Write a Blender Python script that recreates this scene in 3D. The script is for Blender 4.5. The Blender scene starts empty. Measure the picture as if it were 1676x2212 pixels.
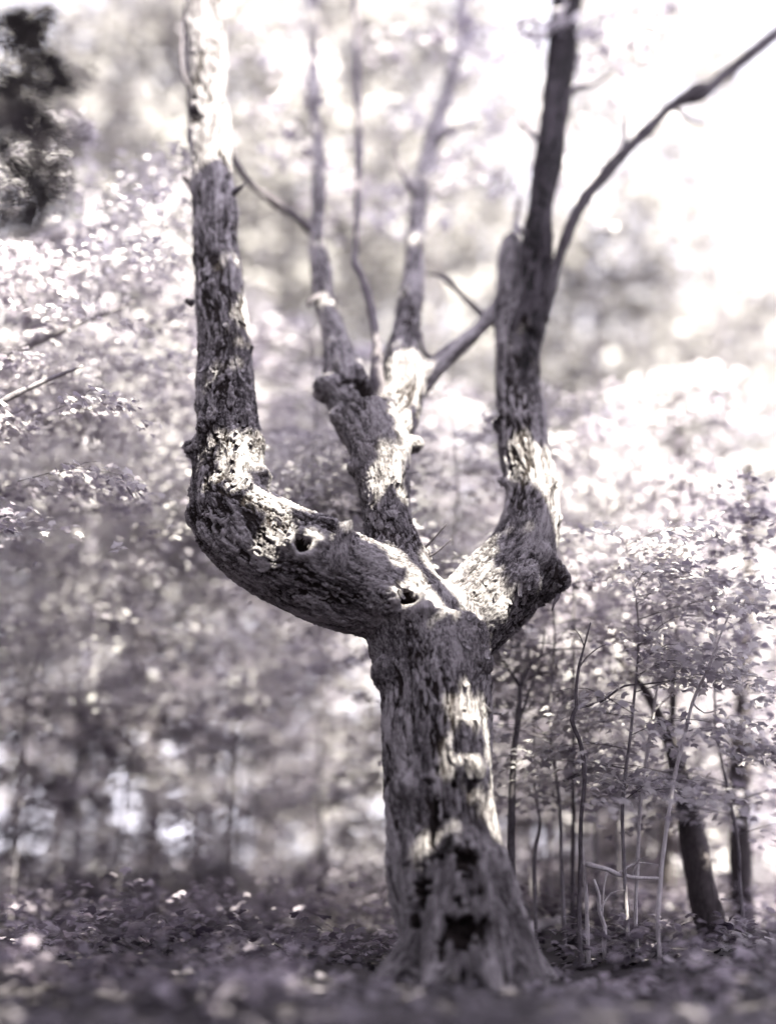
import bpy, math, random
import numpy as np
from mathutils import Vector, Matrix
from mathutils.bvhtree import BVHTree

S = bpy.context.scene
C = S.collection
rng = np.random.default_rng(11)
R = random.Random(5)

# ------------------------------------------------------------------ camera
FPX, CX, CY = 2670.0, 838.0, 1106.0          # the lens, in units of the print's own measure (1676 x 2212)
PITCH = math.radians(15.4)
CAM_H = 0.60
cam_d = bpy.data.cameras.new('camera')
cam = bpy.data.objects.new('camera', cam_d); C.objects.link(cam)
cam.location = (0, 0, CAM_H); cam.rotation_euler = (math.radians(90) + PITCH, 0, 0)
cam_d.sensor_fit = 'VERTICAL'; cam_d.sensor_height = 24.0
cam_d.lens = 12.0 / (CY / FPX)
cam_d.clip_start = 0.1; cam_d.clip_end = 400
cam_d.dof.use_dof = True
cam_d.dof.focus_distance = 7.52
cam_d.dof.aperture_fstop = 0.135
cam_d.dof.aperture_blades = 0
S.camera = cam

# ------------------------------------------------------------------ sky, sun, exposure
SUN = Vector((0.42, -0.40, 0.84)).normalized()      # towards the sun: high, over the camera's right shoulder
SV = np.array(SUN)
sun_el = math.asin(SUN.z); sun_az = math.atan2(SUN.x, SUN.y)
W = bpy.data.worlds.new('World'); S.world = W; W.use_nodes = True
nt = W.node_tree; nt.nodes.clear()
sky = nt.nodes.new('ShaderNodeTexSky'); sky.sky_type = 'NISHITA'; sky.sun_disc = False
sky.sun_elevation = sun_el; sky.sun_rotation = sun_az; sky.air_density = 1.0; sky.dust_density = 2.0
hs = nt.nodes.new('ShaderNodeMix'); hs.data_type = 'RGBA'; hs.blend_type = 'MULTIPLY'; hs.inputs['Factor'].default_value = 1.0
hs.inputs['B'].default_value = (0.955, 0.925, 1.06, 1)      # the print is monochrome: grey sky with its cool violet tone
bw = nt.nodes.new('ShaderNodeRGBToBW')
bg = nt.nodes.new('ShaderNodeBackground'); bg.inputs['Strength'].default_value = 0.15
wo = nt.nodes.new('ShaderNodeOutputWorld')
nt.links.new(sky.outputs[0], bw.inputs[0]); nt.links.new(bw.outputs[0], hs.inputs['A']); nt.links.new(hs.outputs['Result'], bg.inputs['Color']); nt.links.new(bg.outputs[0], wo.inputs[0])
sd = bpy.data.lights.new('sun', 'SUN'); sd.energy = 5.0; sd.angle = math.radians(0.5); sd.color = (1.0, 0.98, 0.80)
so = bpy.data.objects.new('sun', sd); C.objects.link(so)
so.rotation_euler = (-SUN).to_track_quat('-Z', 'Y').to_euler()
S.view_settings.view_transform = 'Standard'; S.view_settings.look = 'None'
S.view_settings.gamma = 1.0; S.view_settings.use_curve_mapping = False
S.view_settings.exposure = 3.25
S.render.engine = 'CYCLES'
cy = S.cycles
cy.max_bounces = 8; cy.diffuse_bounces = 4; cy.transmission_bounces = 6; cy.glossy_bounces = 2; cy.transparent_max_bounces = 8
cy.use_denoising = True
cy.caustics_reflective = False; cy.caustics_refractive = False

# ------------------------------------------------------------------ helpers
cp, sp = math.cos(PITCH), math.sin(PITCH)
def ray(px, py):
    x, u = (px - CX) / FPX, (CY - py) / FPX
    return Vector((x, cp - u * sp, sp + u * cp))
def P(px, py, Y):
    d = ray(px, py); k = Y / d.y
    return Vector((d.x * k, Y, CAM_H + d.z * k))
def mpp(p):                                   # metres per unit at a point
    return (p.y * cp + (p.z - CAM_H) * sp) / FPX

def ground_z(x, y):
    return 0.05 * np.sin(x * 0.7 + 1.3) * np.cos(y * 0.5) + 0.03 * np.sin(x * 2.1 + y * 1.3) + 0.10 * np.clip((np.abs(x) - 2.0) / 6, 0, 1.5)

def tag(o, label=None, cat=None, group=None, kind=None):
    if label: o['label'] = label
    if cat: o['category'] = cat
    if group: o['group'] = group
    if kind: o['kind'] = kind
    return o
def empty(name, loc):
    o = bpy.data.objects.new(name, None); o.location = loc; C.objects.link(o); o.empty_display_size = 0.1
    return o
def link(name, me, parent=None, mat=None):
    o = bpy.data.objects.new(name, me); C.objects.link(o)
    if mat and not me.materials: me.materials.append(mat)
    if parent:
        o.parent = parent
        o.matrix_parent_inverse = Matrix.Translation(-Vector(parent.location))
    return o
def mesh_np(name, V, F, smooth=True):
    """V (n,3); F (m,k) equal-length faces"""
    me = bpy.data.meshes.new(name)
    V = np.asarray(V, np.float32); F = np.asarray(F, np.int32)
    m, k = F.shape
    me.vertices.add(len(V)); me.vertices.foreach_set('co', V.ravel())
    me.loops.add(m * k); me.loops.foreach_set('vertex_index', F.ravel())
    me.polygons.add(m); me.polygons.foreach_set('loop_start', np.arange(0, m * k, k, dtype=np.int32))
    me.polygons.foreach_set('loop_total', np.full(m, k, np.int32))
    if smooth: me.polygons.foreach_set('use_smooth', np.ones(m, bool))
    me.update(calc_edges=True); me.validate()
    return me
def vattr(me, name, typ, data):
    a = me.attributes.new(name, typ, 'POINT')
    a.data.foreach_set('vector' if typ == 'FLOAT_VECTOR' else 'value', np.asarray(data, np.float32).ravel())

# vectorised gradient noise, about -1 .. 1
def _h(ix, iy, iz, s):
    n = (ix * 73856093) ^ (iy * 19349663) ^ (iz * 83492791) ^ (s * 2654435)
    n = (n ^ (n >> 13)) * 1274126177
    n = n & 0x7fffffff
    return n ^ (n >> 16)
GR = np.array([(1,1,0),(-1,1,0),(1,-1,0),(-1,-1,0),(1,0,1),(-1,0,1),(1,0,-1),(-1,0,-1),(0,1,1),(0,-1,1),(0,1,-1),(0,-1,-1),(1,1,0),(-1,1,0),(0,-1,1),(0,-1,-1)], np.float64)
def noise(p, s=0):
    p = np.asarray(p, np.float64)
    i = np.floor(p).astype(np.int64); f = p - i
    u = f * f * f * (f * (f * 6 - 15) + 10)
    out = 0
    for dx in (0, 1):
        wx = u[:, 0] if dx else 1 - u[:, 0]
        for dy in (0, 1):
            wy = u[:, 1] if dy else 1 - u[:, 1]
            for dz in (0, 1):
                wz = u[:, 2] if dz else 1 - u[:, 2]
                g = GR[_h(i[:, 0] + dx, i[:, 1] + dy, i[:, 2] + dz, s) & 15]
                out = out + wx * wy * wz * (g[:, 0] * (f[:, 0] - dx) + g[:, 1] * (f[:, 1] - dy) + g[:, 2] * (f[:, 2] - dz))
    return out
def smst(a, b, x):
    t = np.clip((x - a) / (b - a), 0, 1); return t * t * (3 - 2 * t)

def spline(pts, step):
    """Catmull-Rom through rows (x,y,z,r), resampled about every step metres"""
    A = np.asarray(pts, float)
    A = np.vstack([2 * A[0] - A[1], A, 2 * A[-1] - A[-2]])
    out = []
    for i in range(1, len(A) - 2):
        p0, p1, p2, p3 = A[i - 1], A[i], A[i + 1], A[i + 2]
        n = max(2, int(np.linalg.norm((p2 - p1)[:3]) / step))
        t = (np.arange(n) / n)[:, None]
        out.append(0.5 * ((2 * p1) + (p2 - p0) * t + (2 * p0 - 5 * p1 + 4 * p2 - p3) * t ** 2 + (3 * p1 - p0 - 3 * p2 + p3) * t ** 3))
    out.append(A[-2][None])
    o = np.vstack(out); o[:, 3] = np.maximum(o[:, 3], 0.0005)
    return o
def frames(pp):
    n = len(pp); T = np.gradient(pp[:, :3], axis=0); T /= np.linalg.norm(T, axis=1)[:, None] + 1e-12
    N = np.zeros((n, 3)); a = np.array((0, 1, 0.)) if abs(T[0, 1]) < 0.9 else np.array((1, 0, 0.))
    v = a - T[0] * (a @ T[0]); N[0] = v / np.linalg.norm(v)
    for i in range(1, n):
        v = N[i - 1] - T[i] * (N[i - 1] @ T[i]); N[i] = v / np.linalg.norm(v)
    return T, N, np.cross(T, N)
def tube_arrays(pp, seg=10, rough=0.0, seed=0, knob=0.0, flare=0):
    T, N, B = frames(pp); n = len(pp)
    a = np.arange(seg) * 2 * math.pi / seg
    r = pp[:, 3][:, None] * np.ones((n, seg))
    if rough or knob:
        s = np.concatenate([[0], np.cumsum(np.linalg.norm(np.diff(pp[:, :3], axis=0), axis=1))])
        q = np.stack([np.cos(a)[None] * pp[:, 3:4] * 1, np.sin(a)[None] * pp[:, 3:4] * 1, np.repeat(s[:, None], seg, 1)], -1).reshape(-1, 3)
        mr = float(np.mean(pp[:, 3]))
        r = r * (1 + rough * noise(q * np.array((1.2 / mr, 1.2 / mr, 0.35 / mr)), seed).reshape(n, seg) * 2)
        r = r * (1 + knob * np.clip(noise(np.stack([s / (mr * 7), s * 0 + seed * 1.7, s * 0], -1), seed + 3), -0.1, 1)[:, None] * 2)
    V = pp[:, None, :3] + r[..., None] * (np.cos(a)[None, :, None] * N[:, None] + np.sin(a)[None, :, None] * B[:, None])
    V = V.reshape(-1, 3)
    i = np.arange(n - 1)[:, None] * seg; j = np.arange(seg)[None]; k = (j + 1) % seg
    F = np.stack([i + j, i + k, i + seg + k, i + seg + j], -1).reshape(-1, 4)
    c0, c1 = len(V), len(V) + 1
    V = np.vstack([V, pp[0, :3] - T[0] * pp[0, 3] * 0.3, pp[-1, :3] + T[-1] * pp[-1, 3] * 0.3])
    j = np.arange(seg); k = (j + 1) % seg; e = (n - 1) * seg
    Fc = np.vstack([np.stack([k, j, np.full(seg, c0), np.full(seg, c0)], -1)[:, :4], np.stack([e + j, e + k, np.full(seg, c1), np.full(seg, c1)], -1)])
    return V, F, Fc[:, :3]
def tubes_mesh(name, chains, seg=8, step=0.04, rough=0.08, knob=0.15, attr=True, plates=True):
    """several joined tubes (one wooden body: a stem and its twigs) as one mesh"""
    Vs, Ts, off = [], [], 0
    bc = []
    for ci, ch in enumerate(chains):
        pp = spline(ch, step)
        V, F, Fc = tube_arrays(pp, seg, rough, ci * 7 + len(pp), knob)
        Ts.append(F[:, [0, 1, 2]] + off); Ts.append(F[:, [0, 2, 3]] + off); Ts.append(Fc + off)
        Vs.append(V); off += len(V)
    V = np.vstack(Vs); me = mesh_np(name, V, np.vstack(Ts))
    vattr(me, 'bark_co', 'FLOAT_VECTOR', V * np.array((1, 1, 0.25)))
    return me

# ------------------------------------------------------------------ materials
def new_mat(name):
    m = bpy.data.materials.new(name); m.use_nodes = True; n = m.node_tree; n.nodes.clear()
    return m, n, n.nodes.new, n.links.new
def ramp(N, stops):
    r = N('ShaderNodeValToRGB'); e = r.color_ramp.elements
    while len(e) < len(stops): e.new(0.5)
    for el, (p, c) in zip(e, stops): el.position = p; el.color = (*c, 1)
    return r
def bark_mat(name, pale, mid, dark, scale=1.0, bump=0.6, use_crack=True, patch=0.5):
    m, n, N, L = new_mat(name)
    at = N('ShaderNodeAttribute'); at.attribute_name = 'bark_co'
    n1 = N('ShaderNodeTexNoise'); n1.inputs['Scale'].default_value = 34 * scale; n1.inputs['Detail'].default_value = 9; n1.inputs['Roughness'].default_value = 0.78
    n2 = N('ShaderNodeTexNoise'); n2.inputs['Scale'].default_value = 4.5 * scale; n2.inputs['Detail'].default_value = 6; n2.inputs['Roughness'].default_value = 0.65
    n3 = N('ShaderNodeTexNoise'); n3.inputs['Scale'].default_value = 150 * scale; n3.inputs['Detail'].default_value = 5; n3.inputs['Roughness'].default_value = 0.75
    for t in (n1, n2, n3): L(at.outputs['Vector'], t.inputs['Vector'])
    def madd(src, k, add):
        s = N('ShaderNodeMath'); s.operation = 'SUBTRACT'; s.inputs[1].default_value = 0.5; L(src, s.inputs[0])
        q = N('ShaderNodeMath'); q.operation = 'MULTIPLY_ADD'; q.inputs[1].default_value = k; L(s.outputs[0], q.inputs[0])
        if isinstance(add, float): q.inputs[2].default_value = add
        else: L(add, q.inputs[2])
        return q.outputs[0]
    fine = madd(n3.outputs[0], 0.7, n1.outputs[0])
    val = madd(n2.outputs[0], patch, fine)
    if use_crack:
        pl = N('ShaderNodeAttribute'); pl.attribute_name = 'plate'
        q = N('ShaderNodeMath'); q.operation = 'MULTIPLY_ADD'; q.inputs[1].default_value = 0.16; L(pl.outputs['Fac'], q.inputs[0]); L(val, q.inputs[2]); val = q.outputs[0]
    r1 = ramp(N, [(0.28, dark), (0.44, mid), (0.66, pale)])
    L(val, r1.inputs[0])
    col = r1.outputs[0]
    if use_crack:
        ac = N('ShaderNodeAttribute'); ac.attribute_name = 'crack'
        am = madd(n1.outputs[0], 1.1, ac.outputs['Fac'])
        cr = N('ShaderNodeMapRange'); cr.inputs['From Min'].default_value = 0.30; cr.inputs['From Max'].default_value = 0.72; L(am, cr.inputs['Value'])
        mixc = N('ShaderNodeMix'); mixc.data_type = 'RGBA'; mixc.inputs['B'].default_value = (0.016, 0.011, 0.011, 1)
        L(cr.outputs[0], mixc.inputs['Factor']); L(col, mixc.inputs['A']); col = mixc.outputs['Result']
    b = N('ShaderNodeBsdfPrincipled'); b.inputs['Roughness'].default_value = 0.9
    b.inputs['Specular IOR Level'].default_value = 0.2
    if use_crack:
        aw = N('ShaderNodeAttribute'); aw.attribute_name = 'painted_shade'  # mask of shade painted into the bark colour
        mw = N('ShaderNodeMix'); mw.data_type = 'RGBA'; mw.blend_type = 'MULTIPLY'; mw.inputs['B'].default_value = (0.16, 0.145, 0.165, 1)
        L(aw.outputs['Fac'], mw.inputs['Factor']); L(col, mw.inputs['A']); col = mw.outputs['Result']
    L(col, b.inputs['Base Color'])
    bp = N('ShaderNodeBump'); bp.inputs['Strength'].default_value = bump; bp.inputs['Distance'].default_value = 0.015
    L(fine, bp.inputs['Height']); L(bp.outputs[0], b.inputs['Normal'])
    o = N('ShaderNodeOutputMaterial'); L(b.outputs[0], o.inputs[0])
    return m
def leaf_mat(name, c0, c1, trans, gloss=0.45):
    m, n, N, L = new_mat(name)
    at = N('ShaderNodeAttribute'); at.attribute_name = 'tone'
    r = ramp(N, [(0.0, c0), (1.0, c1)]); L(at.outputs['Fac'], r.inputs[0])
    b = N('ShaderNodeBsdfPrincipled'); b.inputs['Roughness'].default_value = gloss; b.inputs['Specular IOR Level'].default_value = 0.4
    t = N('ShaderNodeBsdfTranslucent'); mx = N('ShaderNodeMixShader'); mx.inputs[0].default_value = trans
    L(r.outputs[0], b.inputs['Base Color']); L(r.outputs[0], t.inputs['Color'])
    L(b.outputs[0], mx.inputs[1]); L(t.outputs[0], mx.inputs[2])
    o = N('ShaderNodeOutputMaterial'); L(mx.outputs[0], o.inputs[0])
    return m
def plain_mat(name, stops, scale=8, rough=0.9, bump=0.4):
    m, n, N, L = new_mat(name)
    tc = N('ShaderNodeTexCoord'); t = N('ShaderNodeTexNoise'); t.inputs['Scale'].default_value = scale; t.inputs['Detail'].default_value = 8; t.inputs['Roughness'].default_value = 0.65
    L(tc.outputs['Object'], t.inputs['Vector']); r = ramp(N, stops); L(t.outputs[0], r.inputs[0])
    b = N('ShaderNodeBsdfPrincipled'); b.inputs['Roughness'].default_value = rough; b.inputs['Specular IOR Level'].default_value = 0.2
    L(r.outputs[0], b.inputs['Base Color']); bp = N('ShaderNodeBump'); bp.inputs['Strength'].default_value = bump; bp.inputs['Distance'].default_value = 0.03
    L(t.outputs[0], bp.inputs['Height']); L(bp.outputs[0], b.inputs['Normal'])
    o = N('ShaderNodeOutputMaterial'); L(b.outputs[0], o.inputs[0]); return m

M_BARK = bark_mat('maple_bark', (0.30, 0.278, 0.294), (0.070, 0.061, 0.068), (0.008, 0.006, 0.007), bump=1.0, patch=0.6)
M_BARK_D = bark_mat('shade_dark_bark', (0.06, 0.052, 0.06), (0.024, 0.020, 0.023), (0.008, 0.006, 0.007))  # dark copy of the maple bark, shade put into its colour
M_ROT = plain_mat('rotten_wood', [(0.3, (0.012, 0.009, 0.009)), (0.7, (0.04, 0.03, 0.03))], 20)
M_TWIG = bark_mat('dark_twig_bark', (0.14, 0.125, 0.14), (0.07, 0.06, 0.07), (0.025, 0.02, 0.022), 2.0, 0.4, False)
M_PALE = bark_mat('pale_stem_bark', (0.50, 0.47, 0.49), (0.36, 0.33, 0.35), (0.14, 0.12, 0.13), 1.5, 0.4, False)
M_DARKT = bark_mat('dark_trunk_bark', (0.10, 0.085, 0.09), (0.05, 0.042, 0.046), (0.015, 0.012, 0.012), 1.0, 0.6, False)
M_GREYT = bark_mat('grey_trunk_bark', (0.24, 0.22, 0.24), (0.13, 0.115, 0.13), (0.04, 0.033, 0.036), 1.0, 0.6, False)
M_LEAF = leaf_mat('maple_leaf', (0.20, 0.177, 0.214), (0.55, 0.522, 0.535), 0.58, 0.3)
M_LEAF_D = leaf_mat('shaded_leaf', (0.045, 0.036, 0.052), (0.34, 0.30, 0.35), 0.42, 0.3)  # darker copy of the leaf with shade painted into its tone
M_LEAF_F = leaf_mat('far_leaf', (0.07, 0.063, 0.071), (0.42, 0.40, 0.395), 0.45, 0.4)
M_LEAF_W = leaf_mat('deep_shade_leaf', (0.02, 0.017, 0.021), (0.07, 0.062, 0.072), 0.15, 0.5)  # leaf colour darkened as if in deep shade
M_LITTER = leaf_mat('leaf_litter', (0.045, 0.038, 0.049), (0.17, 0.15, 0.175), 0.05, 0.8)
M_GROUND = plain_mat('forest_soil', [(0.3, (0.02, 0.017, 0.02)), (0.55, (0.045, 0.039, 0.044)), (0.75, (0.09, 0.078, 0.086))], 3)

# ------------------------------------------------------------------ ground
gx = np.concatenate([np.linspace(-60, -9, 24), np.linspace(-8.7, 8.7, 88), np.linspace(9, 60, 24)])
gy = np.concatenate([np.linspace(-25, 2, 14), np.linspace(2.3, 22, 90), np.linspace(23, 110, 36)])
X, Y = np.meshgrid(gx, gy); q = np.stack([X.ravel(), Y.ravel(), 0 * X.ravel()], -1)
Z = ground_z(X, Y).ravel() + 0.02 * noise(q * 2.0, 4) + 0.012 * noise(q * 5.0, 5)
nx = len(gx); i = np.arange(len(gy) - 1)[:, None] * nx; j = np.arange(nx - 1)[None]
F = np.stack([i + j, i + j + 1, i + nx + j + 1, i + nx + j], -1).reshape(-1, 4)
tag(link('ground', mesh_np('ground', np.stack([X.ravel(), Y.ravel(), Z], -1), F), None, M_GROUND), kind='structure')
def gz(x, y): return float(ground_z(np.float64(x), np.float64(y)))

# ------------------------------------------------------------------ leaves
def leaf_template(kind):
    if kind == 'maple':          # five pointed lobes on a short stalk, slightly folded along the midrib
        o = [(0, 0), (0.16, -0.10), (0.40, -0.02), (0.30, 0.14), (0.56, 0.34), (0.30, 0.44), (0.22, 0.56), (0.12, 0.62), (0, 1.0)]
        pts = o + [(-x, y) for x, y in o[-2:0:-1]]
        V = [(x, y, -0.28 * abs(x) - 0.18 * y * y) for x, y in pts] + [(0, 0.33, 0.03)]
        n = len(pts); F = [(i, (i + 1) % n, n) for i in range(n)]
    elif kind == 'star':
        pts = [(0, 0), (0.42, 0.05), (0.52, 0.45), (0.2, 0.5), (0, 1.0), (-0.2, 0.5), (-0.52, 0.45), (-0.42, 0.05)]
        V = [(x, y, -0.25 * abs(x) - 0.15 * y * y) for x, y in pts]
        F = [(0, 1, 3), (1, 2, 3), (0, 3, 4), (0, 4, 5), (0, 5, 7), (5, 6, 7)]
    else:                        # oval of two folded halves
        V = [(0, 0, 0), (0.38, 0.45, -0.1), (0, 1, -0.12), (-0.38, 0.45, -0.1)]; F = [(0, 1, 2), (0, 2, 3)]
    V = np.array(V, float); V[:, 1] -= 0.0
    return V, np.array(F, int)
TEMPL = {k: leaf_template(k) for k in ('maple', 'star', 'oval')}
def leaf_basis(nrm, az):
    """rotation rows for leaves with normals nrm and in-plane heading az"""
    nrm = nrm / np.linalg.norm(nrm, axis=1)[:, None]
    h = np.stack([np.cos(az), np.sin(az), 0 * az], -1)
    y = h - nrm * np.sum(h * nrm, 1)[:, None]; y /= np.linalg.norm(y, axis=1)[:, None] + 1e-9
    x = np.cross(y, nrm)
    return np.stack([x, y, nrm], 2)            # columns
def tilt_normals(n, sig, rg=rng):
    v = rg.normal(0, sig, (n, 3)); v[:, 2] = 1.0; return v
def leaves_mesh(name, pos, nrm, az, size, kind='star', tone=None):
    V, F = TEMPL[kind]; n = len(pos)
    B = leaf_basis(nrm, az)
    W_ = np.einsum('nij,kj->nki', B, V) * np.asarray(size).reshape(-1, 1, 1) + pos[:, None]
    FF = (F[None] + (np.arange(n) * len(V))[:, None, None]).reshape(-1, 3)
    me = mesh_np(name, W_.reshape(-1, 3), FF, smooth=False)
    if tone is None: tone = np.clip(0.42 + 1.25 * noise(np.asarray(pos) * 0.9 + 3.3, 41) + 0.5 * noise(np.asarray(pos) * 3.1, 42) + 0.5 * (rng.random(n) - 0.5), 0, 1)
    vattr(me, 'tone', 'FLOAT', np.repeat(tone, len(V)))
    return me
LEAF_MESHES = []
for k in range(6):
    V, F = TEMPL['maple']; V = V.copy(); V[:, 2] += 0.10 * noise(V * 2.5 + k * 7.3, k)
    me = mesh_np('leaf', V, F, smooth=False); vattr(me, 'tone', 'FLOAT', np.full(len(V), (k + 0.5) / 6)); me.materials.append(M_LEAF); LEAF_MESHES.append(me)
def leaf_objects(parent, pos, nrm, az, size):
    B = leaf_basis(nrm, az); pl = np.array(parent.location)
    for i in range(len(pos)):
        o = bpy.data.objects.new('leaf', R.choice(LEAF_MESHES))
        m = Matrix(((B[i] * size[i]).tolist()[0] + [pos[i][0] - pl[0]], (B[i] * size[i]).tolist()[1] + [pos[i][1] - pl[1]], (B[i] * size[i]).tolist()[2] + [pos[i][2] - pl[2]], [0, 0, 0, 1]))
        o.parent = parent; o.matrix_basis = m; C.objects.link(o)

def shot_px(p):                                # where a point falls, for choosing which leaves show largest
    d = p - np.array((0, 0, CAM_H)); ax = d[:, 1] * cp + d[:, 2] * sp; up = -d[:, 1] * sp + d[:, 2] * cp
    return CX + FPX * d[:, 0] / ax, CY - FPX * up / ax, ax

# ------------------------------------------------------------------ the old bent maple
BASE_Y = 6.95
def chain(rows):                               # rows of (px, py, Y, radius)
    out = []
    for px, py, Yd, r in rows:
        p = P(px, py, Yd); out.append((p.x, p.y, p.z, r * mpp(p)))
    return np.array(out)
K_TRUNK = chain([(1008, 2150, 6.95, 150), (1004, 2085, 6.96, 138), (988, 2000, 7.0, 127), (966, 1895, 7.05, 127), (960, 1808, 7.12, 121), (950, 1691, 7.2, 117), (942, 1546, 7.3, 118), (936, 1450, 7.4, 124), (930, 1385, 7.48, 138)])
K_LEFT = chain([(925, 1370, 7.5, 118), (860, 1305, 7.48, 104), (800, 1272, 7.42, 103), (700, 1238, 7.36, 106), (600, 1192, 7.34, 108), (528, 1140, 7.36, 96), (492, 1085, 7.42, 82), (488, 1030, 7.46, 74), (489, 980, 7.5, 75), (488, 900, 7.54, 65), (485, 800, 7.6, 60), (480, 700, 7.68, 54), (466, 560, 7.8, 50), (462, 450, 7.9, 49), (452, 300, 8.05, 46), (447, 150, 8.2, 46), (443, 0, 8.35, 45), (440, -250, 8.6, 40), (445, -520, 8.9, 28)])
K_MID = chain([(905, 1330, 7.45, 75), (880, 1250, 7.5, 66), (856, 1190, 7.52, 62), (840, 1120, 7.58, 57), (831, 1040, 7.66, 60), (818, 970, 7.76, 67), (800, 905, 7.9, 70)])
K_MIDA = chain([(790, 930, 7.88, 62), (760, 860, 8.08, 52), (738, 790, 8.28, 43), (722, 720, 8.48, 30), (701, 640, 8.68, 24), (689, 560, 8.88, 19), (684, 500, 9.03, 17), (690, 400, 9.28, 17), (690, 320, 9.48, 16), (680, 230, 9.68, 15), (676, 100, 9.98, 14), (672, -60, 10.38, 12), (660, -300, 10.98, 8)])
K_MIDB = chain([(818, 950, 7.88, 62), (858, 890, 8.08, 54), (872, 830, 8.23, 47), (868, 770, 8.43, 40), (880, 700, 8.68, 31), (890, 620, 8.88, 24), (896, 520, 9.18, 20), (905, 420, 9.48, 19), (930, 320, 9.78, 20), (952, 240, 10.03, 18), (978, 150, 10.28, 16), (992, 70, 10.48, 15), (1000, -80, 10.88, 12), (1005, -280, 11.48, 8)])
K_MIDC = chain([(895, 850, 8.28, 26), (935, 800, 8.33, 23), (970, 765, 8.43, 20), (1015, 728, 8.58, 18), (1052, 690, 8.78, 17), (1082, 640, 8.98, 15), (1105, 560, 9.18, 12), (1120, 430, 9.48, 8)])
K_RIGHT = chain([(950, 1390, 7.55, 112), (1030, 1318, 7.6, 92), (1098, 1245, 7.68, 86), (1138, 1165, 7.76, 72), (1146, 1080, 7.9, 61), (1138, 1000, 8.05, 56), (1123, 920, 8.2, 54), (1117, 850, 8.35, 50), (1117, 760, 8.5, 49), (1126, 690, 8.6, 52)])
K_RDARK = chain([(1128, 730, 8.5, 46), (1146, 660, 8.55, 40), (1157, 570, 8.65, 35), (1165, 480, 8.75, 31), (1178, 380, 8.9, 31), (1196, 260, 9.1, 31), (1210, 150, 9.3, 33), (1220, 40, 9.5, 34), (1232, -150, 9.8, 32), (1240, -420, 10.2, 22)])
K_RSTUB = chain([(1110, 745, 8.6, 42), (1100, 665, 8.7, 34), (1100, 600, 8.8, 29), (1103, 540, 8.9, 25), (1106, 515, 8.95, 22)])
BIG = [('trunk', K_TRUNK), ('left', K_LEFT), ('mid', K_MID), ('mida', K_MIDA), ('midb', K_MIDB), ('midc', K_MIDC), ('right', K_RIGHT), ('rdark', K_RDARK), ('rstub', K_RSTUB)]
# root buttresses
root_dirs = [(-1.0, -0.35), (-0.45, -0.9), (0.25, -1.0), (0.95, -0.45), (1.0, 0.4), (-0.6, 0.8), (0.3, 1.0)]
ROOTS = []
tb = P(1004, 2050, 6.96)
for ri, (dx, dy) in enumerate(root_dirs):
    d = Vector((dx, dy, 0)).normalized(); L_ = (0.22, 0.2, 0.22, 0.08, 0.2, 0.3, 0.3)[ri]
    b0 = Vector((tb.x, tb.y, 0))
    c = [b0 + d * 0.14 + Vector((0, 0, 0.62)), b0 + d * 0.22 + Vector((0, 0, 0.34)), b0 + d * 0.32 + Vector((0, 0, 0.10)), b0 + d * (0.36 + L_ * 0.4) + Vector((0, 0, -0.02)), b0 + d * (0.36 + L_) + Vector((0, 0, -0.12))]
    ROOTS.append(np.array([(*p, r) for p, r in zip(c, (0.085, 0.10, 0.085, 0.06, 0.03))]))
# burls, bulges (pixel centre, Y, radius in m)
BUMPS = [(460, 930, 7.42, 0.12), (540, 960, 7.45, 0.09), (560, 1035, 7.4, 0.08), (470, 1150, 7.3, 0.13), (560, 1235, 7.25, 0.12), (700, 1150, 7.25, 0.11), (745, 1190, 7.2, 0.10), (835, 1290, 7.22, 0.13), (1130, 1265, 7.5, 0.12), (1165, 1205, 7.6, 0.11), (1205, 1255, 7.62, 0.085), (1060, 1330, 7.42, 0.11), (730, 900, 7.85, 0.07), (765, 1010, 7.65, 0.06), (895, 960, 7.75, 0.06), (1195, 1120, 7.75, 0.07), (1082, 1040, 7.85, 0.05), (1135, 935, 8.1, 0.08), (1085, 830, 8.3, 0.05), (840, 1450, 7.2, 0.11), (1030, 1430, 7.25, 0.11), (880, 1700, 6.95, 0.10), (1020, 1660, 6.95, 0.09), (424, 560, 7.75, 0.05), (515, 650, 7.65, 0.05), (470, 720, 7.6, 0.06), (412, 390, 7.95, 0.06), (1186, 1240, 7.66, 0.12), (1176, 1275, 7.64, 0.08), (415, 968, 7.48, 0.075), (436, 1108, 7.36, 0.10), (425, 1060, 7.44, 0.06), (706, 838, 8.02, 0.10), (905, 1205, 7.62, 0.09), (433, 880, 7.5, 0.06),
         (620, 1130, 7.30, 0.12), (880, 1262, 7.30, 0.13), (1190, 1050, 7.85, 0.07), (1070, 915, 8.2, 0.06), (1000, 1375, 7.3, 0.16), (855, 1230, 7.4, 0.14)]
Vs, Fs, off = [], [], 0
def addtri(V, T):
    global off
    Vs.append(V); Fs.append(T + off); off += len(V)
for nm, k in [(a, b) for a, b in BIG] + [('root', r) for r in ROOTS]:
    pp = spline(k, 0.05)
    V, F, Fc = tube_arrays(pp, 24)
    addtri(V, np.vstack([F[:, [0, 1, 2]], F[:, [0, 2, 3]], Fc]))
for px, py, Yd, r in BUMPS:
    p = P(px, py, Yd); n = 12
    pp = np.array([(p.x, p.y, p.z + r * math.cos(t), max(0.004, r * math.sin(t))) for t in np.linspace(math.pi, 0, 13)])
    V, F, Fc = tube_arrays(pp, 16)
    addtri(V, np.vstack([F[:, [0, 1, 2]], F[:, [0, 2, 3]], Fc]))
tmp = bpy.data.objects.new('tmp', mesh_np('tmp', np.vstack(Vs), np.vstack(Fs))); C.objects.link(tmp)
rm = tmp.modifiers.new('r', 'REMESH'); rm.mode = 'VOXEL'; rm.voxel_size = 0.0165
dg = bpy.context.evaluated_depsgraph_get()
m0 = bpy.data.meshes.new_from_object(tmp.evaluated_get(dg))
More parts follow.
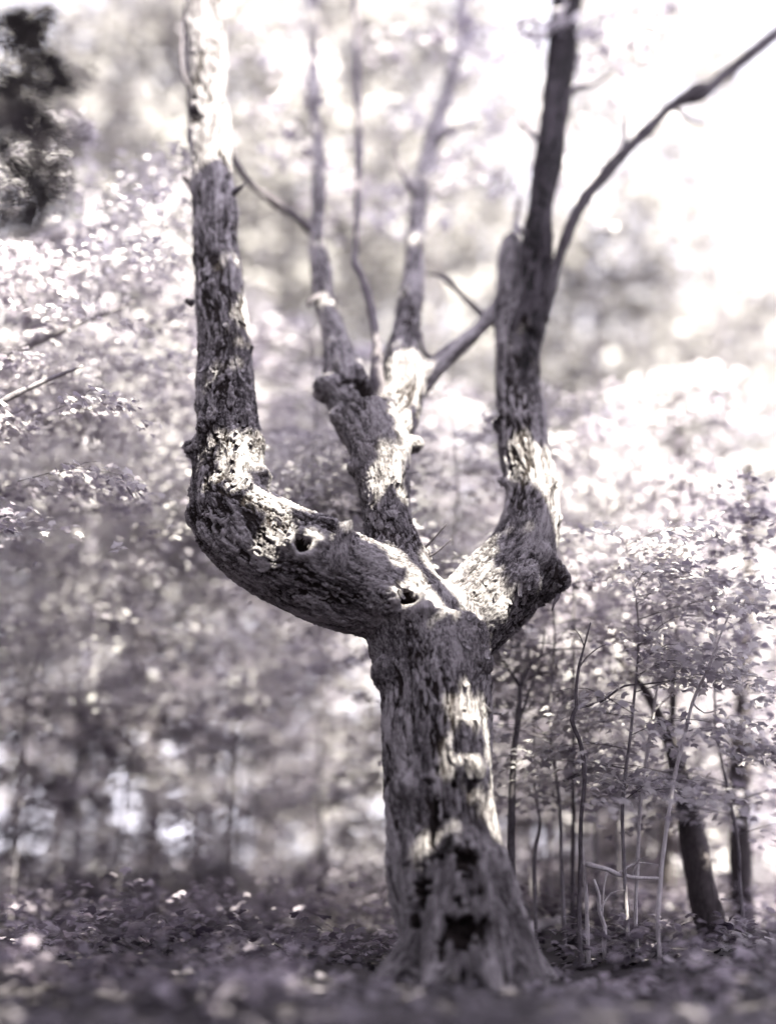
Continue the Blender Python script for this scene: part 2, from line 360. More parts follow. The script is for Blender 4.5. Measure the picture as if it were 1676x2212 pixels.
# even out the joints
nv = len(m0.vertices); co = np.empty(nv * 3, np.float32); m0.vertices.foreach_get('co', co); co = co.reshape(-1, 3).astype(float)
ne = len(m0.edges); ed = np.empty(ne * 2, np.int32); m0.edges.foreach_get('vertices', ed); ed = ed.reshape(-1, 2)
deg = np.bincount(ed.ravel(), minlength=nv)[:, None].astype(float)
def lap(c):
    s = np.zeros_like(c)
    for ax in range(3):
        s[:, ax] = np.bincount(ed[:, 0], c[ed[:, 1], ax], nv) + np.bincount(ed[:, 1], c[ed[:, 0], ax], nv)
    return s / np.maximum(deg, 1) - c
for it in range(22):
    co += 0.55 * lap(co); co -= 0.53 * lap(co)
for it in range(3): co += 0.5 * lap(co)
m0.vertices.foreach_set('co', co.astype(np.float32).ravel()); m0.update()
tmp.modifiers.clear(); old = tmp.data; tmp.data = m0; bpy.data.meshes.remove(old)
ss = tmp.modifiers.new('s', 'SUBSURF'); ss.levels = 1; ss.render_levels = 1
dg = bpy.context.evaluated_depsgraph_get(); dg.update()
m1 = bpy.data.meshes.new_from_object(tmp.evaluated_get(dg))
bpy.data.objects.remove(tmp); bpy.data.meshes.remove(m0)
nv = len(m1.vertices); co = np.empty(nv * 3, np.float32); m1.vertices.foreach_get('co', co); co = co.reshape(-1, 3).astype(float)
no = np.empty(nv * 3, np.float32); m1.vertices.foreach_get('normal', no); no = no.reshape(-1, 3).astype(float)
bvh0 = BVHTree.FromPolygons([Vector(v) for v in co.tolist()], [tuple(p.vertices) for p in m1.polygons])
def hit(px, py):
    o = Vector((0, 0, CAM_H)); d = ray(px, py).normalized()
    h = bvh0.ray_cast(o, d)
    return (np.array(h[0]), np.array(h[1])) if h[0] is not None else (None, None)

# distance, arc length and frame of every vertex relative to each limb
def limb_coords(k, seed):
    pp = spline(k, 0.04); T, N, B = frames(pp)
    s = np.concatenate([[0], np.cumsum(np.linalg.norm(np.diff(pp[:, :3], axis=0), axis=1))])
    best = np.full(nv, 1e9); idx = np.zeros(nv, int)
    lo, hi = pp[:, :3].min(0) - 0.8, pp[:, :3].max(0) + 0.8
    near = np.where(np.all((co > lo) & (co < hi), 1))[0]
    cn = co[near]; bn = np.full(len(near), 1e9); jn = np.zeros(len(near), int)
    for j in range(len(pp)):
        d = np.linalg.norm(cn - pp[j, :3], axis=1) - pp[j, 3]
        mk = d < bn; bn[mk] = d[mk]; jn[mk] = j
    best[near] = bn; idx[near] = jn
    rel = co - pp[idx, :3]
    along = np.sum(rel * T[idx], 1)
    q = np.stack([np.sum(rel * N[idx], 1), np.sum(rel * B[idx], 1), s[idx] + along], -1)
    q[:, :2] += seed * 3.17
    return best, q
allk = [b for a, b in BIG] + ROOTS
names = [a for a, b in BIG] + ['trunk'] * len(ROOTS)
D, Q = [], []
for i_, k in enumerate(allk):
    d, q = limb_coords(k, i_ if i_ < len(BIG) else 0); D.append(d); Q.append(q)
D = np.array(D); wgt = np.exp(-np.clip(D - D.min(0), 0, 1) / 0.055); wgt /= wgt.sum(0)
lab = D.argmin(0)
disp = np.zeros(nv); crack = np.zeros(nv); platev = np.zeros(nv)
def bark_field(q, kind):
    w = np.stack([noise(q * 3.1, 21), noise(q * 3.1 + 9.1, 22), 0 * q[:, 0]], -1)
    qa = (q + 0.05 * w) * np.array((1, 1, {'strip': 0.13, 'flake': 0.42}[kind]))
    big = noise(q * np.array((4.5, 4.5, 2.0)), 1)                      # lumps
    b3 = noise(qa * np.array((64, 64, 90)), 4)
    n1 = noise(qa * 15, 2) + 0.45 * noise(qa * np.array((33, 33, 45)), 12) + 0.28 * b3
    n2 = noise(qa * np.array((34, 34, 40)), 3) + 0.5 * b3
    mod = smst(-0.30, 0.30, noise(q * np.array((3.0, 3.0, 1.6)), 8) + 0.4 * noise(q * 9, 18))
    wd = 0.07 + 0.10 * mod
    c1 = np.exp(-(n1 / wd) ** 2); c2 = np.exp(-(n2 / 0.12) ** 2)
    cr = np.clip(c1 * (0.25 + 0.75 * mod) + 0.6 * c2 * (0.2 + 0.8 * mod) * smst(-0.1, 0.3, noise(q * 5 + 3, 28) + 0.1) + 0.40 * np.exp(-((b3 + 0.05) / 0.09) ** 2), 0, 1)
    plate = 0.5 * n1 + 0.3 * n2 + 0.5 * np.abs(b3)
    h = 0.026 * big + 0.011 * plate - 0.020 * cr + 0.022 * np.clip(noise(q * np.array((2.2, 2.2, 1.3)), 51), -1, 1)
    return h, cr, plate
for i_ in range(len(allk)):
    sel = np.where(wgt[i_] > 0.02)[0]
    if not len(sel): continue
    q = Q[i_][sel]
    kind = 'strip'
    h, cr, plt = bark_field(q, kind)
    if names[i_] in ('left', 'mid', 'right', 'trunk'):
        h2, cr2, plt2 = bark_field(q + 4.3, 'flake')
        if names[i_] == 'left': t = smst(3.1, 2.2, q[:, 2])           # flaky at the elbow, long strips above
        elif names[i_] == 'mid': t = np.full(len(sel), 0.75)
        elif names[i_] == 'right': t = smst(1.3, 0.5, q[:, 2])
        else: t = smst(1.5, 2.1, q[:, 2])
        h = h * (1 - t) + h2 * t; cr = cr * (1 - t) + cr2 * t; plt = plt * (1 - t) + plt2 * t
    rad = np.clip((np.max(allk[i_][:, 3]) / 0.3), 0.35, 1)
    sc = np.clip(np.interp(q[:, 2], np.linspace(0, 1, len(allk[i_])) * q[:, 2].max(), allk[i_][:, 3]) / 0.16, 0.3, 1.15)
    disp[sel] += wgt[i_][sel] * h * sc; crack[sel] += wgt[i_][sel] * cr * np.clip(sc, 0.5, 1); platev[sel] += wgt[i_][sel] * plt
qmain = np.take_along_axis(np.stack(Q), lab[None, :, None], 0)[0]
# trunk flutes: long vertical folds towards the base
zt = co[:, 2]; tr = (wgt[0] + wgt[len(BIG):].sum(0))
ang = np.arctan2(co[:, 0] - tb.x, co[:, 1] - tb.y)
disp += tr * 0.035 * smst(1.9, 0.3, zt) * noise(np.stack([np.cos(ang) * 2.2, np.sin(ang) * 2.2, zt * 0.45], -1), 31) * 1.6
hole = np.full(nv, 0)                           # 1 knot hole, 2 rotted hollow
NH = [0]; HCODE = {0: 0}
def carve(px, py, rx, ry, depth, lip, code, rag=0.25):
    p, nrm = hit(px, py)
    if p is None: return
    m_ = mpp(Vector(p)); up = np.array((0, 0, 1.)); up = up - nrm * (up @ nrm); up /= np.linalg.norm(up); sd_ = np.cross(up, nrm)
    rel = co - p; a = rel @ sd_ / (rx * m_); b = rel @ up / (ry * m_); dn = rel @ nrm
    rr = np.sqrt(a * a + b * b) * (1 + rag * (noise(co * 14, code + 50) + 0.8 * noise(co * 34, code + 60)) * 1.5)
    rr[np.abs(dn) > 0.16] = 9
    disp[:] = np.where(rr < 2.4, disp * smst(0.9, 2.2, rr) if lip > 0 else disp, disp)
    disp[:] += -depth * smst(1.05, 0.45, rr) + lip * np.exp(-((rr - 1.5) / 0.5) ** 2) * (0.75 + 0.9 * noise(co * 11, code + 70))
    if lip > 0: platev[:] += 0.55 * np.exp(-((rr - 1.6) / 0.7) ** 2)
    if lip > 0: crack[:] = np.where(rr < 2.2, crack * smst(1.4, 2.2, rr), crack)
    NH[0] += 1; HCODE[NH[0]] = code; hole[rr < 0.92] = NH[0]
carve(655, 1176, 19, 17, 0.13, 0.036, 1, 0.22)
carve(876, 1292, 22, 17, 0.12, 0.032, 1, 0.28)
carve(1008, 1850, 34, 30, 0.12, 0.0, 2, 0.6)
carve(905, 1925, 24, 40, 0.11, 0.0, 2, 0.6)
carve(935, 1780, 12, 75, 0.07, 0.0, 2, 0.6)
carve(1005, 2010, 34, 42, 0.12, 0.0, 2, 0.6)
carve(890, 1990, 28, 24, 0.10, 0.0, 2, 0.6)
carve(955, 2055, 12, 34, 0.10, 0.0, 2, 0.5)
carve(1038, 1925, 10, 9, 0.06, 0.0, 2, 0.4)
carve(800, 850, 30, 40, 0.10, 0.0, 2, 0.4)
carve(770, 822, 36, 10, 0.07, 0.0, 2, 0.4)
carve(432, 905, 7, 50, 0.05, 0.0, 2, 0.4)
carve(1130, 690, 10, 16, 0.04, 0.0, 2, 0.4)
kn = np.array([1.0 if HCODE[h_] == 2 else 0.25 for h_ in range(NH[0] + 1)])[hole]
disp = np.where(hole == 0, disp, disp + 0.012 * kn * noise(co * 30, 77))
co2 = co + no * disp[:, None]
m1.vertices.foreach_set('co', co2.astype(np.float32).ravel()); m1.update()
no2 = np.empty(nv * 3, np.float32); m1.vertices.foreach_get('normal', no2); no2 = no2.reshape(-1, 3)
npoly = len(m1.polygons)
lt = np.empty(npoly, np.int32); m1.polygons.foreach_get('loop_total', lt)
lv = np.empty(len(m1.loops), np.int32); m1.loops.foreach_get('vertex_index', lv)
assert lt.min() == 4 and lt.max() == 4
FQ = lv.reshape(-1, 4)
grp = {'trunk': 0, 'left': 1, 'mid': 2, 'mida': 4, 'midb': 5, 'midc': 6, 'right': 3, 'rdark': 7, 'rstub': 8}
labn = np.array([grp[n] for n in names])[lab]
fl = labn[FQ].max(1)
hc = hole[FQ]; fh = np.where((hc > 0).sum(1) >= 3, hc.max(1), 0)
grp_of = np.array([grp[n] for n in names]); Qs = np.stack(Q)
def group_co(g):
    ids = np.where(grp_of == g)[0]; k = D[ids].argmin(0)
    return Qs[ids[k], np.arange(nv)] * np.array((1, 1, 0.30))
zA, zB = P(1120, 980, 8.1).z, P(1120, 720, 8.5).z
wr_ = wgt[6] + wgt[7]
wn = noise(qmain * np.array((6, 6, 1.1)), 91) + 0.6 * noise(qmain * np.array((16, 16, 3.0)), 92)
painted_shade = wr_ * smst(0.30, 0.62, smst(zA, zB + 0.25, co[:, 2]) * (0.75 + 0.35 * np.clip(no[:, 0] * 1.3, -1, 1)) + 0.38 * wn) * smst(zA - .1, zA + .3, co[:, 2])  # painted shade on the right limb: upper part, mostly its right-facing side
painted_shade = np.maximum(painted_shade, wgt[7] * smst(zB - 0.05, zB + 0.25, co[:, 2] + 0.2 * wn))
bvh = BVHTree.FromPolygons([Vector(v) for v in co2.tolist()], FQ.tolist())
def hit2(px, py):
    h = bvh.ray_cast(Vector((0, 0, CAM_H)), ray(px, py).normalized()); return h[0], h[1]

hero = empty('maple_tree', (tb.x, tb.y, 0))
tag(hero, 'old bent maple with three upright limbs on a thick hollow trunk', 'tree')
def piece(name, mask, mat, parent, label=None):
    f = FQ[mask]
    if not len(f): return None
    bark_co = group_co(int(np.bincount(fl[mask]).argmax()))
    u, inv = np.unique(f, return_inverse=True); inv = inv.reshape(f.shape)
    me = mesh_np(name, co2[u], inv)
    vattr(me, 'bark_co', 'FLOAT_VECTOR', bark_co[u]); vattr(me, 'crack', 'FLOAT', np.clip(crack[u], 0, 1)); vattr(me, 'plate', 'FLOAT', np.clip(platev[u] * 2.2, -1, 1)); vattr(me, 'painted_shade', 'FLOAT', painted_shade[u])
    me.normals_split_custom_set_from_vertices(no2[u].astype(float).tolist())
    o = link(name, me, parent, mat)
    if label: o['label'] = label
    return o
for hid in range(1, NH[0] + 1):
    mk = fh == hid
    ff = FQ[mk]; par_ = {}
    def fd(a):
        while par_.setdefault(a, a) != a: par_[a] = par_[par_[a]]; a = par_[a]
        return a
    for q_ in ff.tolist():
        r0 = fd(q_[0])
        for v_ in q_[1:]: par_[fd(v_)] = r0
    root = np.array([fd(q_[0]) for q_ in ff.tolist()]) if len(ff) else np.zeros(0)
    if len(root) > 0:
        vals, cnt = np.unique(root, return_counts=True); mi = np.where(mk)[0]
        fh[mi[root != vals[cnt.argmax()]]] = 0; mk = fh == hid
    if mk.sum() < 12: fh[mk] = 0
trunk = piece('trunk', (fl == 0) & (fh == 0), M_BARK, hero)
limbL = piece('limb', (fl == 1) & (fh == 0), M_BARK, hero, 'low elbow limb that bends upright, with a knot hole')
limbM = piece('limb', (fl == 2) & (fh == 0), M_BARK, hero, 'middle limb rising behind the elbow')
limbR = piece('limb', (fl == 3) & (fh == 0), M_BARK, hero, 'right limb rising from a burl, dark shade painted down its upper half')
subs = {}
for code, par in ((4, limbM), (5, limbM), (6, limbM), (7, limbR), (8, limbR)):
    subs[code] = piece('branch' if code != 8 else 'broken_stub', (fl == code) & (fh == 0), M_BARK, par)
for hid in range(1, NH[0] + 1):
    mk = fh == hid
    if mk.sum() < 12: continue
    l_ = int(np.bincount(fl[mk]).argmax())
    piece('knot_hole' if HCODE[hid] == 1 else 'rotted_hollow', mk, M_ROT, {0: trunk, 1: limbL, 2: limbM, 3: limbR, 4: limbM, 5: limbM}.get(l_, limbR))

def branch(rows, parent, name='branch', mat=None, rough=0.10, seg=12, top=None):
    o = link(name, tubes_mesh(name, [chain(rows)], seg, 0.02, rough, 0.22), parent, mat or M_TWIG)
    return o
branch([(826, 880, 8.03, 16), (814, 815, 8.08, 13), (814, 740, 8.23, 10), (800, 660, 8.43, 10), (780, 595, 8.58, 8), (766, 560, 8.68, 7), (772, 480, 8.88, 7), (776, 300, 9.28, 8), (770, 140, 9.68, 7), (768, -60, 10.18, 5)], limbM)
branch([(684, 505, 9.03, 12), (642, 470, 8.93, 9), (610, 448, 8.83, 9), (590, 434, 8.78, 9), (548, 403, 8.68, 7), (516, 362, 8.58, 7), (500, 318, 8.53, 5), (494, 250, 8.53, 4)], limbM)
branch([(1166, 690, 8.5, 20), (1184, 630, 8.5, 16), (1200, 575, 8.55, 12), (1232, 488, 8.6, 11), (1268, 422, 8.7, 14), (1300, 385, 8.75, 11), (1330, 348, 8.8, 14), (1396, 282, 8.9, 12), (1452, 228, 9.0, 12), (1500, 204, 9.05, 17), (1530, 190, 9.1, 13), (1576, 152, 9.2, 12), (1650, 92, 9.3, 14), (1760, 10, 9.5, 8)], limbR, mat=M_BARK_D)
branch([(905, 720, 8.6, 6), (912, 750, 8.52, 5), (926, 770, 8.48, 5), (948, 768, 8.44, 4), (975, 752, 8.48, 4)], limbM)
branch([(1205, 1285, 7.6, 5), (1196, 1305, 7.55, 3), (1192, 1318, 7.55, 2)], limbR, 'twig')
branch([(902, 1200, 7.6, 4), (935, 1165, 7.55, 2), (965, 1132, 7.5, 1.2)], limbM, 'twig')
branch([(905, 1212, 7.6, 3), (940, 1195, 7.55, 2), (975, 1165, 7.5, 1)], limbM, 'twig')
branch([(418, 655, 7.7, 9), (406, 650, 7.68, 6), (400, 648, 7.67, 3)], limbL, 'twig')
for rows, par in (([(1190, 330, 9.0, 9), (1162, 300, 8.95, 6), (1140, 285, 8.95, 3), (1110, 240, 9.0, 1.5)], limbR), ([(1205, 220, 9.15, 10), (1250, 190, 9.1, 7), (1290, 180, 9.1, 4), (1340, 140, 9.1, 1.5)], limbR),
    ([(1160, 520, 8.7, 9), (1128, 500, 8.65, 5), (1120, 490, 8.65, 3)], limbR), ([(1330, 350, 8.8, 7), (1350, 300, 8.8, 4), (1352, 240, 8.85, 2)], limbR), ([(1452, 230, 9.0, 6), (1490, 260, 9.0, 4), (1530, 270, 9.0, 1.5)], limbR),
    ([(448, 200, 8.1, 10), (404, 180, 8.05, 6), (392, 120, 8.05, 4), (396, 40, 8.1, 2)], limbL), ([(500, 420, 7.85, 7), (522, 405, 7.8, 4), (530, 396, 7.8, 2)], limbL), ([(412, 395, 7.9, 9), (402, 385, 7.88, 7), (398, 380, 7.88, 5)], limbL),
    ([(690, 350, 9.4, 7), (668, 330, 9.4, 5), (655, 322, 9.4, 3)], limbM), ([(905, 430, 9.4, 8), (870, 380, 9.4, 5), (850, 300, 9.5, 2)], limbM), ([(935, 310, 9.75, 8), (980, 280, 9.75, 5), (1040, 270, 9.8, 2)], limbM), ([(1050, 690, 8.75, 8), (1000, 640, 8.75, 6), (960, 600, 8.75, 5), (920, 590, 8.8, 2)], limbM), ([(700, 640, 8.6, 8), (672, 650, 8.55, 6), (668, 662, 8.55, 4)], limbM)):
    branch(rows, par, 'twig', M_TWIG, 0.14, 8)
# the broken stub that stands on the elbow limb: a split, splintered post
h, n_ = hit2(742, 1175)
def stub_mesh():
    rows = chain([(722, 1235, h.y + 0.02, 24), (732, 1200, h.y, 22), (740, 1168, h.y, 17), (746, 1146, h.y, 14), (750, 1132, h.y, 11)])
    pp = spline(rows, 0.015); V, F, Fc = tube_arrays(pp, 14, 0.18, 5, 0.1)
    top = V[:, 2] > V[:, 2].max() - 0.07
    V[top, 2] += 0.06 * noise(V[top] * np.array((30, 30, 2)), 6)
    me = mesh_np('broken_stub', V, np.vstack([F[:, [0, 1, 2]], F[:, [0, 2, 3]], Fc])); vattr(me, 'bark_co', 'FLOAT_VECTOR', V * np.array((1, 1, .3))); vattr(me, 'crack', 'FLOAT', 0 * V[:, 0])
    return me
link('broken_stub', stub_mesh(), limbL, M_BARK)

# loose curls of bark standing off the limbs
def flake(px, py, w, hh, parent, curl=0.3, ang=0.0):
    p, nrm = hit2(px, py)
    if p is None: return
    n = np.array(nrm); m_ = mpp(p); up = np.array((0, 0, 1.)); up -= n * (up @ n); up /= np.linalg.norm(up) + 1e-9; sd_ = np.cross(up, n)
    u2 = up * math.cos(ang) + sd_ * math.sin(ang); s2 = np.cross(u2, n)
    a, b = np.meshgrid(np.linspace(-1, 1, 4), np.linspace(-1, 1, 6)); a, b = a.ravel(), b.ravel()
    k = 1 - 0.35 * np.abs(b) ** 2 + 0.2 * noise(np.stack([a * 2 + px, b * 2 + py, a * 0], -1), 9)
    lift = 0.006 + curl * hh * m_ * np.clip(-b, 0, 1) ** 2 + 0.3 * w * m_ * (1 - a * a)
    V = np.array(p)[None] + (a * k * w * m_)[:, None] * s2 + (b * hh * m_)[:, None] * u2 + lift[:, None] * n
    V2 = np.vstack([V, V - n * 0.008]); j = np.arange(5)[:, None] * 4; i = np.arange(3)[None]
    F = np.stack([j + i, j + i + 1, j + 4 + i + 1, j + 4 + i], -1).reshape(-1, 4)
    rim = [(i, i + 1, 25 + i, 24 + i) for i in range(3)] + [(20 + i + 1, 20 + i, 44 + i, 45 + i) for i in range(3)] + [(4 * j + 4, 4 * j, 24 + 4 * j, 28 + 4 * j) for j in range(5)] + [(4 * j + 3, 4 * j + 7, 31 + 4 * j, 27 + 4 * j) for j in range(5)]
    me = mesh_np('bark_flake', V2, np.vstack([F, F[:, ::-1] + 24, rim])); vattr(me, 'bark_co', 'FLOAT_VECTOR', V2 * np.array((1, 1, .3))); vattr(me, 'crack', 'FLOAT', 0 * V2[:, 0])
    link('bark_flake', me, parent, M_BARK)
fr = random.Random(3)
for (x0, x1, y0, y1, n, par, w, hh, an) in ((440, 560, 870, 1060, 26, limbL, 6, 12, 0.3), (560, 900, 1110, 1330, 30, limbL, 6, 13, -1.0), (785, 900, 1020, 1180, 22, limbM, 5, 12, 0.1), (1000, 1190, 1170, 1400, 24, limbR, 6, 12, 0.4), (850, 1060, 1380, 1700, 26, trunk, 7, 20, 0.0), (430, 540, 560, 860, 16, limbL, 5, 26, 0.0)):
    for _ in range(n): flake(fr.uniform(x0, x1), fr.uniform(y0, y1), w * fr.uniform(0.6, 1.3), hh * fr.uniform(0.6, 1.4), par, fr.uniform(0.1, 0.5), an + fr.uniform(-.4, .4))
print('hero', nv, npoly)

# ------------------------------------------------------------------ forest trees and saplings
def stem_rows(x, y, zt, r, lean=(0, 0), wob=0.06, n=7):
    rows = []
    ph = R.uniform(0, 6)
    for i in range(n):
        t = i / (n - 1)
        rows.append((x + lean[0] * t * zt + wob * math.sin(ph + t * 5) * t * zt * 0.15, y + lean[1] * t * zt + wob * math.cos(ph + t * 4) * t * zt * 0.15, gz(x, y) - 0.1 + (zt + 0.1) * t, r * (1 - 0.75 * t) * (1.25 if i == 0 else 1)))
    return np.array(rows)

def spray(c, ax, L_, n, size, rg, droop=0.15):
    """leaves of one flat maple spray: along a side branch that leaves the stem at c in direction ax"""
    t = rg.random(n) ** 0.7; side = rg.normal(0, 0.30, n) * (0.35 + t * 0.9) * L_
    d = np.array((math.cos(ax), math.sin(ax), 0)); s = np.array((-math.sin(ax), math.cos(ax), 0))
    pos = c + d * (t * L_)[:, None] + s * side[:, None]
    pos[:, 2] += 0.10 * L_ * np.sin(t * 2) - droop * L_ * t ** 2 - 0.25 * np.abs(side) ** 1.3 + rg.normal(0, 0.035, n)
    nrm = np.zeros((n, 3)); nrm[:, 2] = 1; nrm += d * 0.25 + rg.normal(0, 0.42, (n, 3))
    nrm[:, 2] = np.abs(nrm[:, 2]) + 0.15
    az = ax + rg.normal(0, 0.9, n)
    return pos, nrm, az, size * rg.uniform(0.6, 1.2, n)

def understory(label, x, y, zlo, zhi, L_, nb, per, r=0.025, n_obj=100, size=0.10, lean=(0, 0), mat=M_GREYT, az_rng=None, kind='star', name='maple_sapling', group=None, leafmat=None, chains=None, cat='sapling', leafrange=None):
    t = empty(name, (x, y, gz(x, y))); tag(t, label, cat, group)
    ch = chains or [stem_rows(x, y, zhi, r, lean, 0.12, 9)]
    main = spline(ch[0], 0.1)
    rg = np.random.default_rng(int(abs(x * 1000) + y * 77) % 99991)
    P_, N_, A_, S_ = [], [], [], []
    twigs = []
    for b in range(nb):
        z = zlo + (zhi - zlo) * ((b + rg.random()) / nb)
        if leafrange is None:
            i = int(np.argmin(np.abs(main[:, 2] - z))); c = main[i, :3]
            c = np.array((c[0], c[1], z if z <= main[-1, 2] else main[-1, 2]))
        else:
            c = main[int(len(main) * rg.uniform(*leafrange)) - 1, :3] + np.array((0, 0, rg.uniform(zlo, zhi)))
        ax = rg.uniform(0, 2 * math.pi) if az_rng is None else rg.uniform(*az_rng)
        l_ = L_ * rg.uniform(0.55, 1.15) * (1 - 0.35 * (z - zlo) / max(zhi - zlo, .1))
        p, n, a, s = spray(c + np.array((math.cos(ax), math.sin(ax), 0)) * 0.12 * l_, ax, l_, int(per * rg.uniform(0.7, 1.3)), size, rg)
        P_.append(p); N_.append(n); A_.append(a); S_.append(s)
        e = c + np.array((math.cos(ax), math.sin(ax), 0.02)) * l_
        mid = (c + e) / 2 + np.array((0, 0, 0.10 * l_)); rr = max(0.0035, r * 0.28)
        twigs.append(np.array([(*c, rr), (*mid, rr * 0.7), (*e, rr * 0.25)]))
        for _ in range(2):
            f = rg.uniform(0.3, 0.75); o_ = c + (mid - c) * f * 1.2; ax2 = ax + rg.choice((-1, 1)) * rg.uniform(0.5, 0.9); e2 = o_ + np.array((math.cos(ax2), math.sin(ax2), -0.02)) * l_ * 0.45
            twigs.append(np.array([(*o_, rr * 0.6), (*((o_ + e2) / 2 + (0, 0, 0.02)), rr * 0.4), (*e2, rr * 0.2)]))
    link('trunk', tubes_mesh('trunk', ch, 8, 0.05), t, mat)
    if twigs: link('twigs', tubes_mesh('twigs', twigs, 4, 0.15, 0.0, 0.0), t, M_TWIG)['kind'] = 'stuff'
    if P_:
        p, n, a, s = map(np.concatenate, (P_, N_, A_, S_))
        u, v, dpt = shot_px(p); keep = ~((u > 370) & (u < 1250) & (p[:, 1] < 7.95)) & (p[:, 2] > 0.03) & ~((u > 470) & (u < 1040) & (v < 930) & (p[:, 1] < 10.4))
        pv = p - SV * (p @ SV)[:, None]; sh_ = noise(pv * 1.1, 71) + 0.5 * noise(pv * 2.7, 72)   # gaps in the leaf cover that let the sun down
        keep &= ~((p[:, 1] > 9.9) & (p[:, 2] > 2.3) & (sh_ > 0.14))
        p, n, a, s = p[keep], n[keep], a[keep], s[keep]
        if n_obj:
            u, v, dpt = shot_px(p); inn = (u > 40) & (u < 1636) & (v > 40) & (v < 2172)
            score = np.where(inn, s / dpt, 0) ; order = np.argsort(-score)
            pick = order[:min(n_obj, int(inn.sum()))]; rest = np.setdiff1d(np.arange(len(p)), pick)
            leaf_objects(t, p[pick], n[pick], a[pick], s[pick])
        else: rest = np.arange(len(p))
        if len(rest):
            o = link('foliage', leaves_mesh('foliage', p[rest], n[rest], a[rest], s[rest], kind), t, leafmat or M_LEAF); o['kind'] = 'stuff'
    return t

def crown_leaves(cx, cy_, zlo, zhi, spread, clumps, per, size, rg, gap=None):
    P_ = []
    for c in range(clumps):
        u = rg.random(); z = zlo + (zhi - zlo) * u
        prof = math.sin(math.pi * (0.12 + 0.80 * u)) ** 0.7
        rr = spread * prof * math.sqrt(rg.random()); th = rg.uniform(0, 2 * math.pi)
        c0 = np.array((cx + rr * math.cos(th), cy_ + rr * math.sin(th), z))
        k = int(per * rg.uniform(0.5, 1.5)); w = rg.uniform(0.45, 1.1) * spread * 0.30
        p = c0 + rg.normal(0, 1, (k, 3)) * np.array((w, w, w * 0.28))
        p[:, 2] -= 0.25 * np.hypot(p[:, 0] - c0[0], p[:, 1] - c0[1])
        P_.append(p)
    p = np.concatenate(P_); n = len(p)
    nrm = rg.normal(0, 0.5, (n, 3)); nrm[:, 2] = np.abs(nrm[:, 2]) + 0.5
    return p, nrm, rg.uniform(0, 6.28, n), size * rg.uniform(0.6, 1.3, n)

def forest_tree(label, x, y, h, r, zlo, spread, clumps, per, size=0.16, mat=None, lean=(0, 0), group=None, kind='oval', leafmat=None, name='forest_tree', cat='tree', chains=None, limbs=5):
    t = empty(name, (x, y, gz(x, y))); tag(t, label, cat, group)
    rg = np.random.default_rng(int(abs(x * 977) + y * 131 + h * 7) % 99991)
    ch = chains or [stem_rows(x, y, h, r, lean, 0.10, 9)]
    main = spline(ch[0], 0.25); top = main[-1]
    br = []
    for b in range(limbs):
        z = zlo + (h - zlo) * (b + rg.random()) / max(limbs, 1) * 0.85; i = int(np.argmin(np.abs(main[:, 2] - z))); c = main[i]
        th = rg.uniform(0, 6.28); l_ = spread * rg.uniform(0.4, 0.9); e = c[:3] + np.array((math.cos(th) * l_, math.sin(th) * l_, l_ * rg.uniform(0.2, 0.7)))
        m_ = (c[:3] + e) / 2 + (0, 0, -0.08 * l_); rr = max(0.012, c[3] * 0.4)
        br.append(np.array([(*c[:3], rr), (*m_, rr * 0.65), (*e, rr * 0.25)]))
    link('trunk', tubes_mesh('trunk', ch, 12, 0.2, 0.07, 0.08), t, mat or M_GREYT)
    for b_ in br: link('limb', tubes_mesh('limb', [b_], 6, 0.3, 0.05, 0.1), t, mat or M_GREYT)
    if clumps:
        xm, ym = main[int(len(main) * 0.75), :2]
        p, n, a, s = crown_leaves(xm, ym, zlo, h + 0.06 * h, spread, clumps, per, size, rg)
        o = link('crown', leaves_mesh('crown', p, n, a, s, kind), t, leafmat or M_LEAF); o['kind'] = 'stuff'
    return t
def gchain(rows, Yd):                           # a stem traced upward and taken down to the ground at its foot
    c = chain([(px, py, Yd + (dy[0] if dy else 0), r) for px, py, r, *dy in rows])
    return c
def foot(px, py, Yd, r):
    p = P(px, py, Yd); return (p.x, p.y, gz(p.x, p.y) - 0.08, r * mpp(p))
def stem_thing(label, name, cat, Yd, rows, others=(), mat=None, group=None, grounded=True, seg=10):
    if name == 'sapling':
        rows = [(a, b, c * 0.78) for a, b, c in rows]; others = [[(a, b, c * 0.78) for a, b, c in o_] for o_ in others]
    c0 = gchain(rows, Yd)
    if grounded:
        px, py, r = rows[0][:3]; f = foot(px, py, Yd, r * 1.15)
        if f[2] < c0[0][2] - 0.02: c0 = np.vstack([f, c0])
    t = empty(name, (c0[0][0], c0[0][1], gz(c0[0][0], c0[0][1]))); tag(t, label, cat, group)
    link('trunk', tubes_mesh('trunk', [c0], seg, 0.04, 0.08, 0.18), t, mat or M_TWIG)
    for o_ in others: link('branch', tubes_mesh('branch', [gchain(o_, Yd)], 7, 0.03, 0.06, 0.2), t, mat or M_TWIG)
    return t
